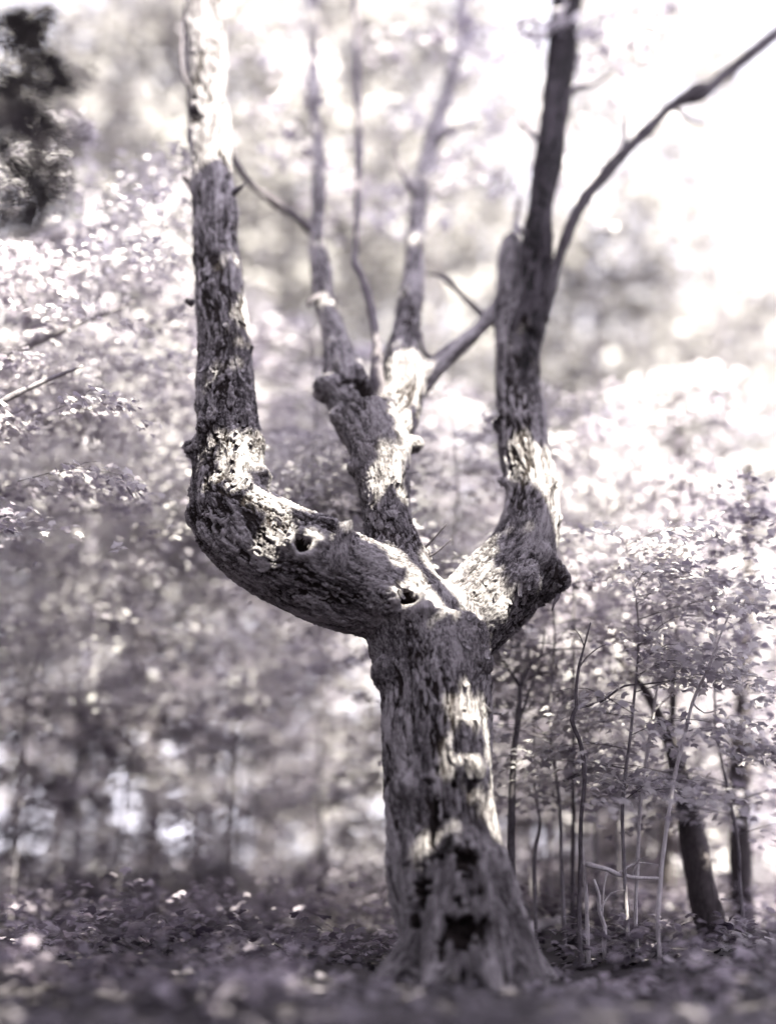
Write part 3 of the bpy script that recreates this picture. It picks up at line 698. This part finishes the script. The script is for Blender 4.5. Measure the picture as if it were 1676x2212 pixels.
#__BACKGROUND__
# ------------------------------------------------------------------ traced stems of the understory on the right
def X(px, Yd): return P(px, 1900, Yd).x
stem_thing('thin dark forked sapling just right of the old maple trunk', 'sapling', 'sapling', 8.3,
    [(1108, 1985, 12), (1104, 1860, 11), (1105, 1739, 10), (1109, 1629, 9), (1118, 1560, 8), (1124, 1482, 6)],
    [[(1124, 1484, 5), (1100, 1448, 4), (1076, 1412, 3), (1050, 1385, 2)], [(1124, 1482, 5), (1146, 1437, 4), (1186, 1408, 3), (1225, 1402, 2.5), (1264, 1401, 1.5)], [(1116, 1575, 4), (1138, 1508, 3.5), (1158, 1450, 3), (1172, 1395, 2.5), (1176, 1360, 1.5)], [(1146, 1437, 2.5), (1140, 1400, 2), (1128, 1360, 1.5)], [(1186, 1408, 2), (1210, 1380, 1.5), (1228, 1350, 1)]])
stem_thing('crooked thin sapling with a kinked stem and one long side branch', 'sapling', 'sapling', 7.6,
    [(1250, 1975, 6), (1253, 1880, 6), (1254, 1776, 6), (1262, 1684, 6), (1254, 1610, 6), (1234, 1555, 6), (1245, 1528, 5), (1243, 1500, 4.5), (1249, 1445, 4), (1260, 1401, 3), (1275, 1345, 2)],
    [[(1244, 1530, 4), (1293, 1518, 3.2), (1320, 1500, 3), (1348, 1482, 2.6), (1390, 1478, 2.2), (1425, 1474, 1.8), (1465, 1466, 1)], [(1249, 1445, 2.5), (1266, 1420, 2), (1300, 1395, 1.4), (1330, 1390, 1)], [(1262, 1400, 2), (1250, 1370, 1.5), (1232, 1352, 1)]])
stem_thing('straight slim dark sapling standing behind the crooked one', 'sapling', 'sapling', 8.6,
    [(1236, 1950, 6), (1238, 1750, 5.5), (1237, 1600, 5), (1237, 1445, 4.5), (1239, 1327, 3.5), (1242, 1220, 2)], [])
stem_thing('pale barked young stem with a white lower half, left of the leaning one', 'sapling', 'sapling', 8.0,
    [(1372, 1978, 5), (1376, 1880, 5), (1379, 1791, 5.2), (1386, 1702, 5), (1397, 1629, 4.6), (1411, 1537, 4), (1425, 1426, 3), (1432, 1340, 2)],
    [[(1411, 1537, 2.2), (1450, 1500, 1.6), (1490, 1480, 1)]], M_PALE)
stem_thing('pale slender stem leaning to the right, in front of the dark leaning trunk', 'sapling', 'sapling', 7.5,
    [(1420, 1990, 6), (1424, 1925, 6), (1433, 1831, 6), (1455, 1684, 5.5), (1473, 1610, 5), (1495, 1518, 4.6), (1528, 1445, 3.8), (1556, 1370, 3), (1590, 1290, 1.5)],
    [[(1495, 1518, 3), (1520, 1540, 2), (1560, 1530, 1.2)], [(1473, 1610, 2.5), (1510, 1580, 2), (1550, 1572, 1)]], M_PALE)
stem_thing('dark leaning trunk at the right edge of the woods', 'leaning_tree', 'tree', 8.8,
    [(1550, 2030, 34), (1532, 1990, 33), (1510, 1890, 31), (1495, 1813, 27), (1470, 1690, 21), (1445, 1600, 15), (1410, 1520, 10), (1370, 1463, 7), (1330, 1420, 4)],
    [[(1445, 1600, 9), (1452, 1540, 7), (1455, 1470, 6), (1462, 1380, 4), (1440, 1300, 3)]], M_DARKT, seg=14)
stem_thing('upright dark trunk behind the pale slender stem', 'forest_tree', 'tree', 11.5,
    [(1447, 1960, 17), (1444, 1813, 16), (1448, 1650, 15), (1452, 1500, 14), (1458, 1300, 12), (1462, 1050, 10), (1466, 800, 6)], [], M_DARKT, seg=12)
stem_thing('dark stump-like trunk at the far lower right edge', 'forest_tree', 'tree', 10,
    [(1605, 2010, 26), (1600, 1900, 24), (1597, 1780, 22), (1600, 1600, 19), (1612, 1350, 15), (1618, 1000, 10)], [], M_DARKT, seg=12)
stem_thing('short pale upright sapling with bare top near the fallen boughs', 'sapling', 'sapling', 7.8,
    [(1268, 2010, 6), (1266, 1950, 6), (1262, 1890, 5), (1258, 1840, 4), (1252, 1800, 2)], [], M_PALE)
for px, t_, w_, lb in ((1328, 1640, 5, 'thin grey stem left of the white-footed one'), (1345, 1450, 4, 'tall hair-thin stem above the fallen boughs'), (1190, 1600, 5, 'thin grey stem beside the forked sapling'), (1290, 1560, 4, 'thin grey stem between the crooked and pale saplings'), (1505, 1500, 5, 'thin grey stem crossing in front of the leaning trunk'), (1160, 1700, 5, 'short thin stem close to the forked sapling')):
    Yd = R.uniform(8.2, 11)
    stem_thing(lb, 'sapling', 'sapling', Yd, [(px - 4, 1965, w_), (px + R.uniform(-6, 6), 1850, w_), (px + R.uniform(-8, 8), (1850 + t_) / 2, w_ * .8), (px + R.uniform(-10, 10), t_, w_ * .6), (px + R.uniform(-14, 14), t_ - 160, w_ * .3)], [], M_GREYT)
# left: dark and pale trunks far back, and pale broken stems
stem_thing('dark twisted trunk deep in the shade at the lower left', 'forest_tree', 'tree', 19,
    [(300, 1960, 24), (322, 1850, 22), (334, 1744, 22), (328, 1660, 22), (322, 1570, 19), (314, 1460, 17), (310, 1377, 15), (300, 1280, 13), (306, 1150, 11), (296, 980, 9)], [[(328, 1680, 13), (285, 1640, 10), (250, 1560, 8), (200, 1490, 6)], [(312, 1430, 9), (360, 1390, 8), (410, 1360, 7), (470, 1290, 5)]], M_DARKT, seg=12)
stem_thing('pale birch-like trunk standing among leaves at the upper left', 'forest_tree', 'tree', 15,
    [(188, 1500, 14), (192, 1250, 13), (194, 1050, 12), (197, 900, 11), (198, 820, 10), (196, 650, 8), (200, 420, 6)], [], M_PALE, seg=12)
stem_thing('white sunlit broken stem left of the old maple', 'snag', 'snag', 13, [(656, 1990, 9), (657, 1940, 9), (658, 1890, 8), (664, 1850, 5)], [], M_PALE)
stem_thing('white sunlit stem beside a shorter broken one, left of the maple', 'snag', 'snag', 13.4, [(684, 1985, 8), (688, 1920, 8), (692, 1850, 7), (694, 1800, 5), (700, 1700, 3)], [], M_PALE)
for px, w_, Yd, lb in ((120, 13, 21, 'dim grey trunk at the left edge of the lower woods'), (440, 11, 24, 'slim dim trunk below the elbow limb'), (560, 9, 22, 'slim dim trunk left of the white broken stems'), (745, 10, 20, 'dim trunk close left of the old maple'), (790, 8, 26, 'far thin trunk just left of the old maple'), (1180, 9, 24, 'far dim trunk right of the old maple'), (1310, 8, 27, 'far dim trunk behind the crooked sapling'), (230, 9, 26, 'far dim trunk left of the twisted dark one'), (1395, 8, 22, 'far dim trunk behind the pale stems'), (1540, 11, 20, 'dim trunk behind the right edge saplings')):
    stem_thing(lb, 'forest_tree', 'tree', Yd, [(px, 1960, w_), (px + R.uniform(-8, 8), 1750, w_ * .9), (px + R.uniform(-14, 14), 1450, w_ * .8), (px + R.uniform(-20, 20), 1050, w_ * .65), (px + R.uniform(-25, 25), 650, w_ * .45)], [], M_GREYT, seg=10)
# dead stubs seen among leaves
def stick(label, rows, Yd, mat, name='dead_branch', cat='dead branch', grounded=False):
    c = chain([(a, b, Yd, r) for a, b, r in rows]); t = link(name, tubes_mesh(name, [c], 8, 0.02, 0.12, 0.2), None, mat)
    tag(t, label, cat); return t
stick('short dark dead stub among the leaves between the elbow limb and the middle limb', [(692, 1034, 5), (706, 1022, 5), (722, 1008, 4)], 9.5, M_TWIG)
stick('dark dead bough poking from leaves above the elbow limb', [(618, 1092, 5), (640, 1078, 4.5), (662, 1062, 4)], 9.2, M_TWIG)
# fallen boughs and logs on the right and left
def log(label, a, b, r, mat, sag=0.0, name='fallen_bough', cat='fallen bough', z0=None, subs=()):
    (x0, y0, h0), (x1, y1, h1) = a, b
    rows = []
    for i in range(6):
        t = i / 5; x = x0 + (x1 - x0) * t; y = y0 + (y1 - y0) * t
        rows.append((x + R.uniform(-.03, .03), y + R.uniform(-.03, .03), gz(x, y) + r + h0 + (h1 - h0) * t - sag * math.sin(t * 3.14), r * (1 - 0.45 * t)))
    t = empty(name, rows[0][:3]); tag(t, label, cat)
    link('stem', tubes_mesh('stem', [np.array(rows)], 10, 0.05, 0.1, 0.2), t, mat)
    for f, dx, dy, dz in subs:
        p = np.array(rows)[int(f * 5)]; e = p[:3] + (dx, dy, dz); m_ = (p[:3] + e) / 2 + (0, 0.03, 0.04)
        link('branch', tubes_mesh('branch', [np.array([(*p[:3], p[3] * .6), (*m_, p[3] * .4), (*e, p[3] * .2)])], 7, 0.04, 0.08, 0.2), t, mat)
log('pale fallen bough propped up among the saplings, forking at its low end', (X(1275, 7.7), 7.7, 0.55), (X(1420, 8.0), 8.0, 0.42), 0.016, M_PALE, 0.03, subs=((0.2, -.06, -.1, -.28), (0.4, .28, .1, .05), (0.6, .1, -.1, .12)))
log('pale bent bough standing on end below the propped one', (X(1311, 7.7), 7.7, 0.0), (X(1285, 7.7), 7.7, 0.46), 0.015, M_PALE, subs=((0.6, .16, 0, .12),))
log('thick pale log lying on the ground right of the old maple', (X(1120, 9.0), 9.0, 0.0), (X(1215, 9.8), 9.8, 0.06), 0.05, M_PALE, subs=((0.6, .2, .1, .15),))
log('bright fallen log on the ground by the right edge', (X(1330, 10.5), 10.5, 0.02), (X(1440, 10.0), 10.0, 0.0), 0.05, M_PALE)
log('short pale dead branch leaning on the dark trunk at lower right', (X(1450, 11.5), 11.5, 0.75), (X(1500, 11.3), 11.3, 0.55), 0.022, M_PALE)
log('blurred dark fallen log in the lower left litter', (X(150, 9.5), 9.5, 0.0), (X(330, 10.6), 10.6, 0.1), 0.08, M_GREYT)
log('pale weathered log catching sun at the lower left', (X(540, 12), 12, 0.0), (X(640, 12.6), 12.6, 0.05), 0.08, M_PALE)

# ------------------------------------------------------------------ leafy understory in and near the plane of focus
US = [
 # label, px of foot, px, Y, zlo, zhi, spread, sprays, per, n_obj
 ('maple sapling with pale leaves behind the left upright limb', 880, 430, 8.8, 2.3, 5.8, 1.15, 40, 85, 200),
 ('young maple rising above the leaves at the far left', 30, 150, 10.2, 2.0, 6.4, 1.4, 46, 85, 120),
 ('maple sapling filling the gap between the elbow and the middle limb', 860, 650, 8.9, 2.2, 4.6, 0.95, 38, 85, 250),
 ('smaller sapling low in the gap just above the elbow limb', 900, 720, 8.5, 2.1, 3.2, 0.75, 18, 85, 160),
 ('sapling with bright leaves between the middle and right limbs', 960, 985, 8.9, 1.9, 4.0, 0.9, 30, 85, 230),
 ('low leafy sapling right behind the crotch of the maple', 930, 960, 8.5, 1.7, 2.6, 0.6, 14, 80, 130),
 ('leafy sapling with flat tiers below the burl on the right limb', 1215, 1200, 8.3, 0.9, 2.7, 1.0, 26, 75, 230),
 ('leafy sapling with flat tiers in the middle of the right side', 1350, 1390, 7.8, 0.9, 2.6, 1.0, 26, 75, 250),
 ('leafy sapling with flat tiers against the right edge', 1600, 1570, 8.4, 0.7, 3.2, 1.0, 30, 75, 220),
 ('taller sapling with drooping tiers, right of the right limb', 1290, 1300, 9.7, 0.9, 4.4, 1.25, 40, 75, 160),
 ('taller sapling with drooping tiers near the right edge', 1490, 1470, 10.0, 0.9, 4.6, 1.25, 40, 75, 140),
]
for lb, fx, px, Yd, zl, zh, L_, nb, per, no_ in US:
    x = X(fx, Yd); xt = X(px, Yd); g0 = gz(x, Yd) - .1
    ch = np.array([(x, Yd, g0, .014), (x + .02 * (xt - x), Yd + .03, .6 * zl, .012), (x + .08 * (xt - x), Yd, zl * 1.02, .011), (x + .9 * (xt - x), Yd + .05, zl + .3 * (zh - zl), .009), (xt + .05, Yd, zl + .65 * (zh - zl), .006), (xt, Yd + .05, zh, .003)])
    understory(lb, x, Yd, zl, zh, L_, nb, per, 0.012, no_, 0.07, chains=[ch])
for lb, rows, nb, per, no_, L_, zz in (
 ('leafy maple bough reaching in at the left edge with sunlit drooping sprays', [(-420, 1250, 7.6, 14), (-200, 1000, 7.5, 10), (20, 860, 7.5, 7), (180, 790, 7.6, 3)], 26, 80, 200, .8, (-.9, .5)),
 ('long maple bough with fine bright leaves left of the upright limb', [(-420, 1150, 8.4, 14), (-180, 900, 8.3, 11), (80, 740, 8.2, 8), (300, 650, 8.3, 3)], 42, 90, 260, .9, (-1.1, .7)),
 ('high maple bough with pale leaves at the upper left', [(-420, 800, 9.4, 14), (-150, 620, 9.3, 11), (100, 520, 9.3, 8), (330, 470, 9.4, 3)], 40, 85, 120, 1.0, (-1.0, .8)),
 ('low dim maple bough hanging at the left edge above the brush', [(-420, 1350, 10.4, 14), (-150, 1200, 10.3, 11), (100, 1120, 10.3, 8), (330, 1080, 10.4, 3)], 40, 85, 60, 1.1, (-1.2, .7))):
    c = chain(rows); understory(lb, c[0][0], c[0][1], zz[0], zz[1], L_, nb, per, 0.012, no_, 0.07, chains=[c], name='maple_bough', cat='bough', leafrange=(.3, 1.0))
# a deeper wall of saplings behind
for lb, px, Yd, zl, zh, L_, nb, per in (
 ('broad leafy sapling filling the left middle distance', 250, 11.5, 1.6, 5.4, 1.7, 40, 80), ('broad leafy sapling at the far left middle distance', 20, 12.0, 1.6, 5.4, 1.7, 38, 80),
 ('broad leafy sapling behind the elbow limb', 480, 12.2, 1.6, 5.6, 1.7, 40, 80), ('broad leafy sapling in the gap behind the middle limb', 700, 11.8, 0.8, 5.8, 1.6, 56, 80),
 ('broad leafy sapling behind the crotch', 960, 12.4, 0.8, 5.4, 1.5, 50, 80), ('broad leafy sapling behind the right limb', 1150, 12.0, 0.6, 4.8, 1.5, 50, 80),
 ('broad leafy sapling in the right middle distance', 1350, 12.6, 0.5, 4.8, 1.6, 54, 80), ('broad leafy sapling at the far right middle distance', 1580, 12.2, 0.5, 5.2, 1.6, 54, 80)):
    understory(lb, X(px, Yd), Yd, zl, zh, L_, nb, per, 0.02, 0, 0.10, (R.uniform(-.03, .03), 0))
# low brush that fills the shade between the trunks
for k, (px, Yd, zh, L_, lb) in enumerate(((110, 12.2, 2.2, 1.2, 'low dark brush at the lower left corner'), (330, 13.0, 2.6, 1.3, 'low dark brush below the elbow of the great limb'), (520, 13.6, 2.6, 1.2, 'low dark brush in front of the white broken stems'), (750, 14.0, 2.8, 1.1, 'low dark brush beside the old maple trunk at left'),
    (1140, 12.6, 1.5, 1.0, 'low dark brush behind the forked sapling'), (1300, 13.2, 1.7, 1.1, 'low dark brush behind the propped bough'), (1440, 12.8, 1.6, 1.1, 'low dark brush around the leaning trunk'), (1580, 12.5, 1.8, 1.0, 'low dark brush at the lower right corner'),
    (200, 16, 4.2, 1.7, 'tall dim brush behind the lower left corner'), (430, 16.5, 4.4, 1.7, 'tall dim brush beneath the elbow limb'), (620, 17, 4.4, 1.6, 'tall dim brush behind the white stems'), (60, 15.5, 3.8, 1.4, 'tall dim brush at the far left edge'))):
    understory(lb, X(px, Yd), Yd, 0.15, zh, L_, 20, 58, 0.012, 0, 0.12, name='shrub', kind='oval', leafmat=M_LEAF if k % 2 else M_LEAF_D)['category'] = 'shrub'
US2 = [
 ('background sapling behind the left upright limb', 500, 13.0, 2.8, 7.0, 1.6, 24, 70),
 ('background sapling seen through the crotch gap', 900, 13.5, 2.6, 6.0, 1.5, 22, 70),
 ('background sapling with dim tiers at the left edge', 60, 12.5, 2.6, 6.5, 1.6, 24, 70),
 ('background sapling with dim low tiers right of the trunk', 1180, 13.0, 1.2, 3.4, 1.4, 20, 70),
 ('background sapling with dim low tiers by the leaning trunk', 1440, 13.6, 1.4, 4.0, 1.5, 22, 70),
 ('background sapling behind the flat tiers at the right', 1330, 15.0, 1.8, 5.0, 1.7, 24, 70),
 ('background sapling far at the right edge', 1600, 14.0, 1.4, 5.0, 1.6, 22, 70),
]
for lb, px, Yd, zl, zh, L_, nb, per in US2:
    understory(lb, X(px, Yd), Yd, zl, zh, L_, nb, per, 0.018, 0, 0.12)
# shrubs in the shade of the lower woods
for k, (px, Yd, zl, zh, L_, nb, per, lb) in enumerate((
 (130, 14.5, 0.2, 2.6, 1.5, 22, 80, 'shaded shrub at the left edge of the lower woods'),
 (260, 17.0, 0.3, 4.2, 1.9, 30, 80, 'tall shaded shrub behind the twisted dark trunk'),
 (420, 15.0, 0.2, 2.6, 1.5, 22, 80, 'shaded shrub below the elbow limb'),
 (540, 18.0, 0.3, 4.4, 2.0, 30, 80, 'tall shaded shrub left of the white stems'),
 (640, 16.0, 0.6, 3.0, 1.5, 22, 80, 'shaded shrub behind the white broken stems'),
 (760, 18.0, 0.3, 4.0, 1.7, 26, 80, 'shaded shrub left of the old maple trunk'),
 (1150, 17.0, 0.2, 2.6, 1.6, 24, 80, 'shaded shrub right of the old maple trunk'),
 (1290, 18.0, 0.2, 3.0, 1.8, 26, 80, 'shaded shrub behind the fallen boughs'),
 (1480, 17.5, 0.2, 3.2, 1.8, 26, 80, 'shaded shrub behind the leaning trunk'),
 (1620, 16.5, 0.2, 3.0, 1.6, 22, 80, 'shaded shrub at the right edge of the lower woods'),
 (60, 19.0, 0.2, 4.4, 2.0, 28, 80, 'tall shaded shrub at the far left'),
 (900, 20.0, 0.3, 4.0, 2.0, 26, 80, 'shaded shrub hidden behind the maple trunk'),
 (1390, 21.0, 0.2, 3.6, 2.0, 26, 80, 'far shaded shrub between the pale stems'),
 (680, 22.0, 0.3, 4.5, 2.2, 30, 80, 'far shaded shrub behind the white stems'))):
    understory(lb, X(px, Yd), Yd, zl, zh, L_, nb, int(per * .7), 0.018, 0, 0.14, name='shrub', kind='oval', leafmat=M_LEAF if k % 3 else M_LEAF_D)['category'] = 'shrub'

# ------------------------------------------------------------------ the woods behind
FT = [
 # px, Y, height, r, zlo, spread, clumps, per
 (120, 20, 17, .14, 3.0, 3.0, 110, 75, 'leafy tree filling the upper left'),
 (330, 23, 19, .15, 3.0, 3.4, 120, 75, 'pale leafy tree behind the left upright limb'),
 (560, 21, 17, .13, 4.0, 2.8, 90, 70, 'leafy tree behind the gap left of the middle limb'),
 (690, 26, 21, .16, 5.0, 3.4, 100, 70, 'tall leafy tree above the middle limb'),
 (960, 23, 18, .14, 4.0, 2.9, 85, 70, 'leafy tree between the middle and right limbs'),
 (1130, 28, 20, .15, 5.0, 3.0, 60, 60, 'leafy tree behind the right limb'),
 (1330, 22, 12, .13, 2.6, 2.8, 60, 65, 'leafy tree right of the right limb, its top thin'),
 (1520, 25, 19, .13, 3.0, 3.0, 70, 60, 'leafy tree near the right edge'),
 (1660, 21, 15, .13, 4.0, 2.6, 50, 60, 'thin-crowned tree beyond the right edge'),
 (1440, 31, 23, .15, 5.0, 3.2, 34, 55, 'tall loose-crowned tree behind the thin dark side branch'),
 (1600, 34, 26, .15, 5.0, 3.4, 40, 55, 'tall loose-crowned tree at the upper right corner'),
 (1290, 36, 25, .15, 7.0, 3.2, 30, 55, 'tall loose-crowned tree just right of the dark upright branch'),
 (-60, 23, 17, .15, 3.0, 3.2, 80, 60, 'leafy tree beyond the left edge'),
]
for px, Yd, h_, r_, zl, spd, cl, per, lb in FT:
    forest_tree(lb, X(px, Yd), Yd, h_, r_, zl, spd, cl, int(per * 0.8), 0.27, leafmat=M_LEAF_F)
far = 0
for px, Yd, h_ in ((20, 36, 24), (210, 33, 21), (420, 38, 25), (600, 34, 23), (800, 40, 27), (1000, 36, 21), (1210, 40, 17), (1400, 34, 13), (1580, 38, 17), (1720, 34, 18), (500, 46, 29), (900, 48, 26), (1290, 48, 17), (100, 46, 28), (1500, 47, 17)):
    forest_tree('blurred leafy tree in the far woods', X(px, Yd), Yd, h_, .17, 2.6, 3.9, 85, 42, 0.42, group='trees of the far woods', limbs=3, leafmat=M_LEAF_F)

# dark overhanging bough near the camera at the upper left
ob = empty('overhanging_bough', P(-300, 100, 3.2)); tag(ob, 'dark overhanging leafy bough at the upper left corner', 'bough')
bc_ = chain([(-400, 60, 3.2, 22), (-180, 160, 3.2, 17), (0, 250, 3.25, 11), (90, 330, 3.3, 7), (150, 410, 3.35, 4)])
link('branch', tubes_mesh('branch', [bc_] + [chain([(0, 250, 3.25, 7), (60, 200, 3.2, 5), (120, 170, 3.2, 2)]), chain([(60, 300, 3.3, 6), (120, 300, 3.3, 4), (180, 330, 3.3, 2)])], 8, 0.03), ob, M_TWIG)
pp = []
rg = np.random.default_rng(8)
for _ in range(460):
    px, py = rg.normal(70, 75), rg.uniform(10, 500)
    edge = 195 - 60 * abs(math.sin(py * 0.021)) - max(0, py - 400) * 0.5
    if px > edge + rg.normal(0, 26) or px < -200 or (py < 120 and px > 100): continue
    p = P(px, py, rg.uniform(3.7, 4.7)); pp.append(p)
pp = np.array([tuple(p) for p in pp]); nn = rg.normal(0, 0.5, (len(pp), 3)); nn[:, 2] = np.abs(nn[:, 2]) + .6
link('foliage', leaves_mesh('foliage', pp, nn, rg.uniform(0, 6.28, len(pp)), rg.uniform(.05, .10, len(pp)), 'maple'), ob, M_LEAF_W)['kind'] = 'stuff'  # leaf colour darkened for the shadow the bough hangs in

# ------------------------------------------------------------------ unseen tree added over the camera's right shoulder to shade the old maple
st = empty('maple_tree', (5.2, 3.6, gz(5.2, 3.6))); tag(st, 'unseen maple added outside the frame at right, its crown shaped to shade the bent tree', 'tree')
link('trunk', tubes_mesh('trunk', [np.array([(5.2, 3.6, -.1, .34), (5.15, 3.7, 2.5, .27), (5.0, 3.9, 5.0, .22), (4.6, 4.2, 8.0, .15), (4.3, 4.4, 11.0, .06)])], 14, .15, .07, .08), st, M_GREYT)
for e in ((2.2, 5.0, 8.6), (3.4, 6.0, 7.5), (6.5, 5.5, 8.5), (2.5, 3.2, 9.5)):
    link('limb', tubes_mesh('limb', [np.array([(5.0, 3.9, 5.2, .12), ((5 + e[0]) / 2, (3.9 + e[1]) / 2, e[2] - 1.6, .09), (*e, .03)])], 8, .2, .06, .1), st, M_GREYT)
GAPS = [(P(445, 60, 8.3), .34), (P(447, 170, 8.2), .34), (P(449, 260, 8.1), .32), (P(452, 345, 8.0), .24), (P(874, 790, 8.2), .17), (P(866, 860, 8.05), .17), (P(868, 930, 7.85), .17), (P(1000, 1330, 7.5), .12), (P(640, 1110, 7.3), .10), (P(930, 1240, 7.4), .10), (P(1040, 1800, 7.0), .09), (P(500, 1000, 7.4), .07)]  # holes left in the added crown so sun patches land on the limbs
n1_ = 7000
tg = co2[rg.integers(0, len(co2), n1_)] + rg.normal(0, .16, (n1_, 3))
n2_ = 5200
tg2 = np.stack([rg.uniform(-4.5, 4.5, n2_), rg.uniform(2.6, 10.5, n2_), np.zeros(n2_)], -1)
tb_ = np.array([tuple(P(px, py, Yd)) for px, py, Yd in ((1200, 575, 8.55), (1232, 488, 8.6), (1268, 422, 8.7), (1330, 348, 8.8), (1396, 282, 8.9), (1452, 228, 9.0), (1520, 194, 9.05), (1576, 152, 9.2), (1650, 92, 9.3))])
tgb = tb_[rg.integers(0, len(tb_), 700)] + rg.normal(0, .13, (700, 3))
tg = np.vstack([tg, tgb, tg2]); n1_ += 700; n = len(tg)
sv = np.array(SUN); tt = rg.uniform(5.2, 8.5, n)
lp = tg + sv * tt[:, None]
ok = np.ones(n, bool)
for g, r_ in GAPS:
    d = lp - np.array(g); perp = d - sv * (d @ sv)[:, None]
    ok &= np.linalg.norm(perp, axis=1) > r_ + 0.05
for i_ in range(n):                            # what the leaf really shades: the first thing its shadow meets
    h_ = bvh.ray_cast(Vector(lp[i_]), -SUN)
    if h_[0] is not None: tg[i_] = h_[0]
tu, tv, _ = shot_px(tg)
loose = (tu > 400) & (tu < 1210) & (tv > 930) & (tv < 1400)
pr = tg - sv * (tg @ sv)[:, None]
gapn = noise(pr * 3.2, 61) + 0.5 * noise(pr * 8, 62)
ok &= ~(loose & (gapn > -0.36))
th_ = ((tu > 455) & (tu < 560) & (tv > 470) & (tv < 880)) | ((tu > 930) & (tu < 1150) & (tv > 1400) & (tv < 2060))
ok &= ~(th_ & (rg.random(n) < 0.72))
rt = (tu > 935) & (tu < 1110) & (tv > 1380) & (tv < 1740)
ok &= ~(rt & (gapn > -0.18))
ok &= ~(~loose & (gapn > 0.42))
u, v, ax = shot_px(lp)
ok &= ~((ax > 0) & (u > -330) & (u < 2000) & (v > -330) & (v < 2500))
big_ = np.where(np.arange(n) < n1_, 1.0, 1.7)[ok]
lp = lp[ok]; n = len(lp)
nn = rg.normal(0, 0.45, (n, 3)); nn += sv * 1.0
link('crown', leaves_mesh('crown', lp, nn, rg.uniform(0, 6.28, n), rg.uniform(.13, .22, n) * big_, 'star'), st, M_LEAF_D)['kind'] = 'stuff'  # added leaves, aimed along the sun to shade the maple and ground

# ------------------------------------------------------------------ forest floor: litter, seedlings
n = 16000
px_ = rg.uniform(-5.5, 5.5, n); py_ = 3.6 + 12 * rg.random(n) ** 1.4
pz = ground_z(px_, py_) + 0.02 * noise(np.stack([px_ * 2, py_ * 2, 0 * px_], -1), 4) + 0.012 * noise(np.stack([px_ * 5, py_ * 5, 0 * px_], -1), 5) + rg.uniform(0.004, 0.03, n)
lit = link('leaf_litter', leaves_mesh('leaf_litter', np.stack([px_, py_, pz], -1), tilt_normals(n, 0.35), rg.uniform(0, 6.28, n), rg.uniform(.035, .085, n), 'star'), None, M_LITTER)
tag(lit, 'dry fallen leaves covering the forest floor', 'leaf litter', None, 'stuff')
P_, N_, A_, S_ = [], [], [], []
for k in range(1500):
    x, y = rg.uniform(-4.5, 4.5), 5.4 + 8.5 * rg.random()
    if abs(x - tb.x) < 0.75 and y < 7.6: continue
    m = int(rg.integers(5, 12)); hgt = rg.uniform(.08, .30) + (0.25 * rg.random() if y > 8.6 else 0)
    th = rg.uniform(0, 6.28, m); rr = rg.uniform(.02, .16, m)
    P_.append(np.stack([x + rr * np.cos(th), y + rr * np.sin(th), gz(x, y) + hgt * rg.uniform(.4, 1, m)], -1)); nn = rg.normal(0, .35, (m, 3)); nn[:, 2] = 1; N_.append(nn); A_.append(th); S_.append(rg.uniform(.05, .10, m))
p, nn, a, s = map(np.concatenate, (P_, N_, A_, S_))
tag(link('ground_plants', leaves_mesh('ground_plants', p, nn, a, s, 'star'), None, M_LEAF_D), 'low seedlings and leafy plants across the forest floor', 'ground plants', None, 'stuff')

# unseen woods added beside and behind the camera to block low sky light
n = 12000
th = rg.uniform(math.radians(100), math.radians(375), n); rr = rg.uniform(9.5, 15, n)
wx = 0.5 + rr * np.cos(th) * np.where(np.cos(th) > 0, 1.0, 0.85); wy = 5.0 + rr * np.sin(th)
wz = rg.uniform(0, 1, n) * np.where(np.cos(th) > 0.15, 5.0, 10.0)
wp = np.stack([wx, wy, wz], -1); u, v, ax = shot_px(wp)
okw = ~((ax > 0) & (u > -160) & (u < 1840)); wp = wp[okw]; n = len(wp)
tag(link('woods', leaves_mesh('woods', wp, rg.normal(0, 1, (n, 3)) + (0, 0, .4), rg.uniform(0, 6.28, n), rg.uniform(.35, .7, n), 'star'), None, M_LEAF_W), 'unseen leafy woods added outside the frame to block low light', 'woods', None, 'stuff')
# the maple's own upper leaves, high and out of focus
P_, N_, A_, S_ = [], [], [], []
for px, py, Yd, k in [(rg.uniform(500, 1350), rg.uniform(40, 420), rg.uniform(9.5, 12.5), int(rg.integers(14, 40))) for _ in range(34)] + [(rg.uniform(1180, 1400), rg.uniform(60, 170), 9.5, 30) for _ in range(5)]:
    c = np.array(P(px, py, Yd)); a = rg.uniform(0, 6.28)
    p, nn, az, s = spray(c, a, rg.uniform(.5, .9), k, .11, rg); P_.append(p); N_.append(nn); A_.append(az); S_.append(s)
p, nn, a, s = map(np.concatenate, (P_, N_, A_, S_))
link('crown', leaves_mesh('crown', p, nn, a, s, 'star'), hero, M_LEAF)['kind'] = 'stuff'
print('tris', sum(sum(1 for _ in ()) + len(o.data.loops) - 2 * len(o.data.polygons) for o in S.objects if o.type == 'MESH'))
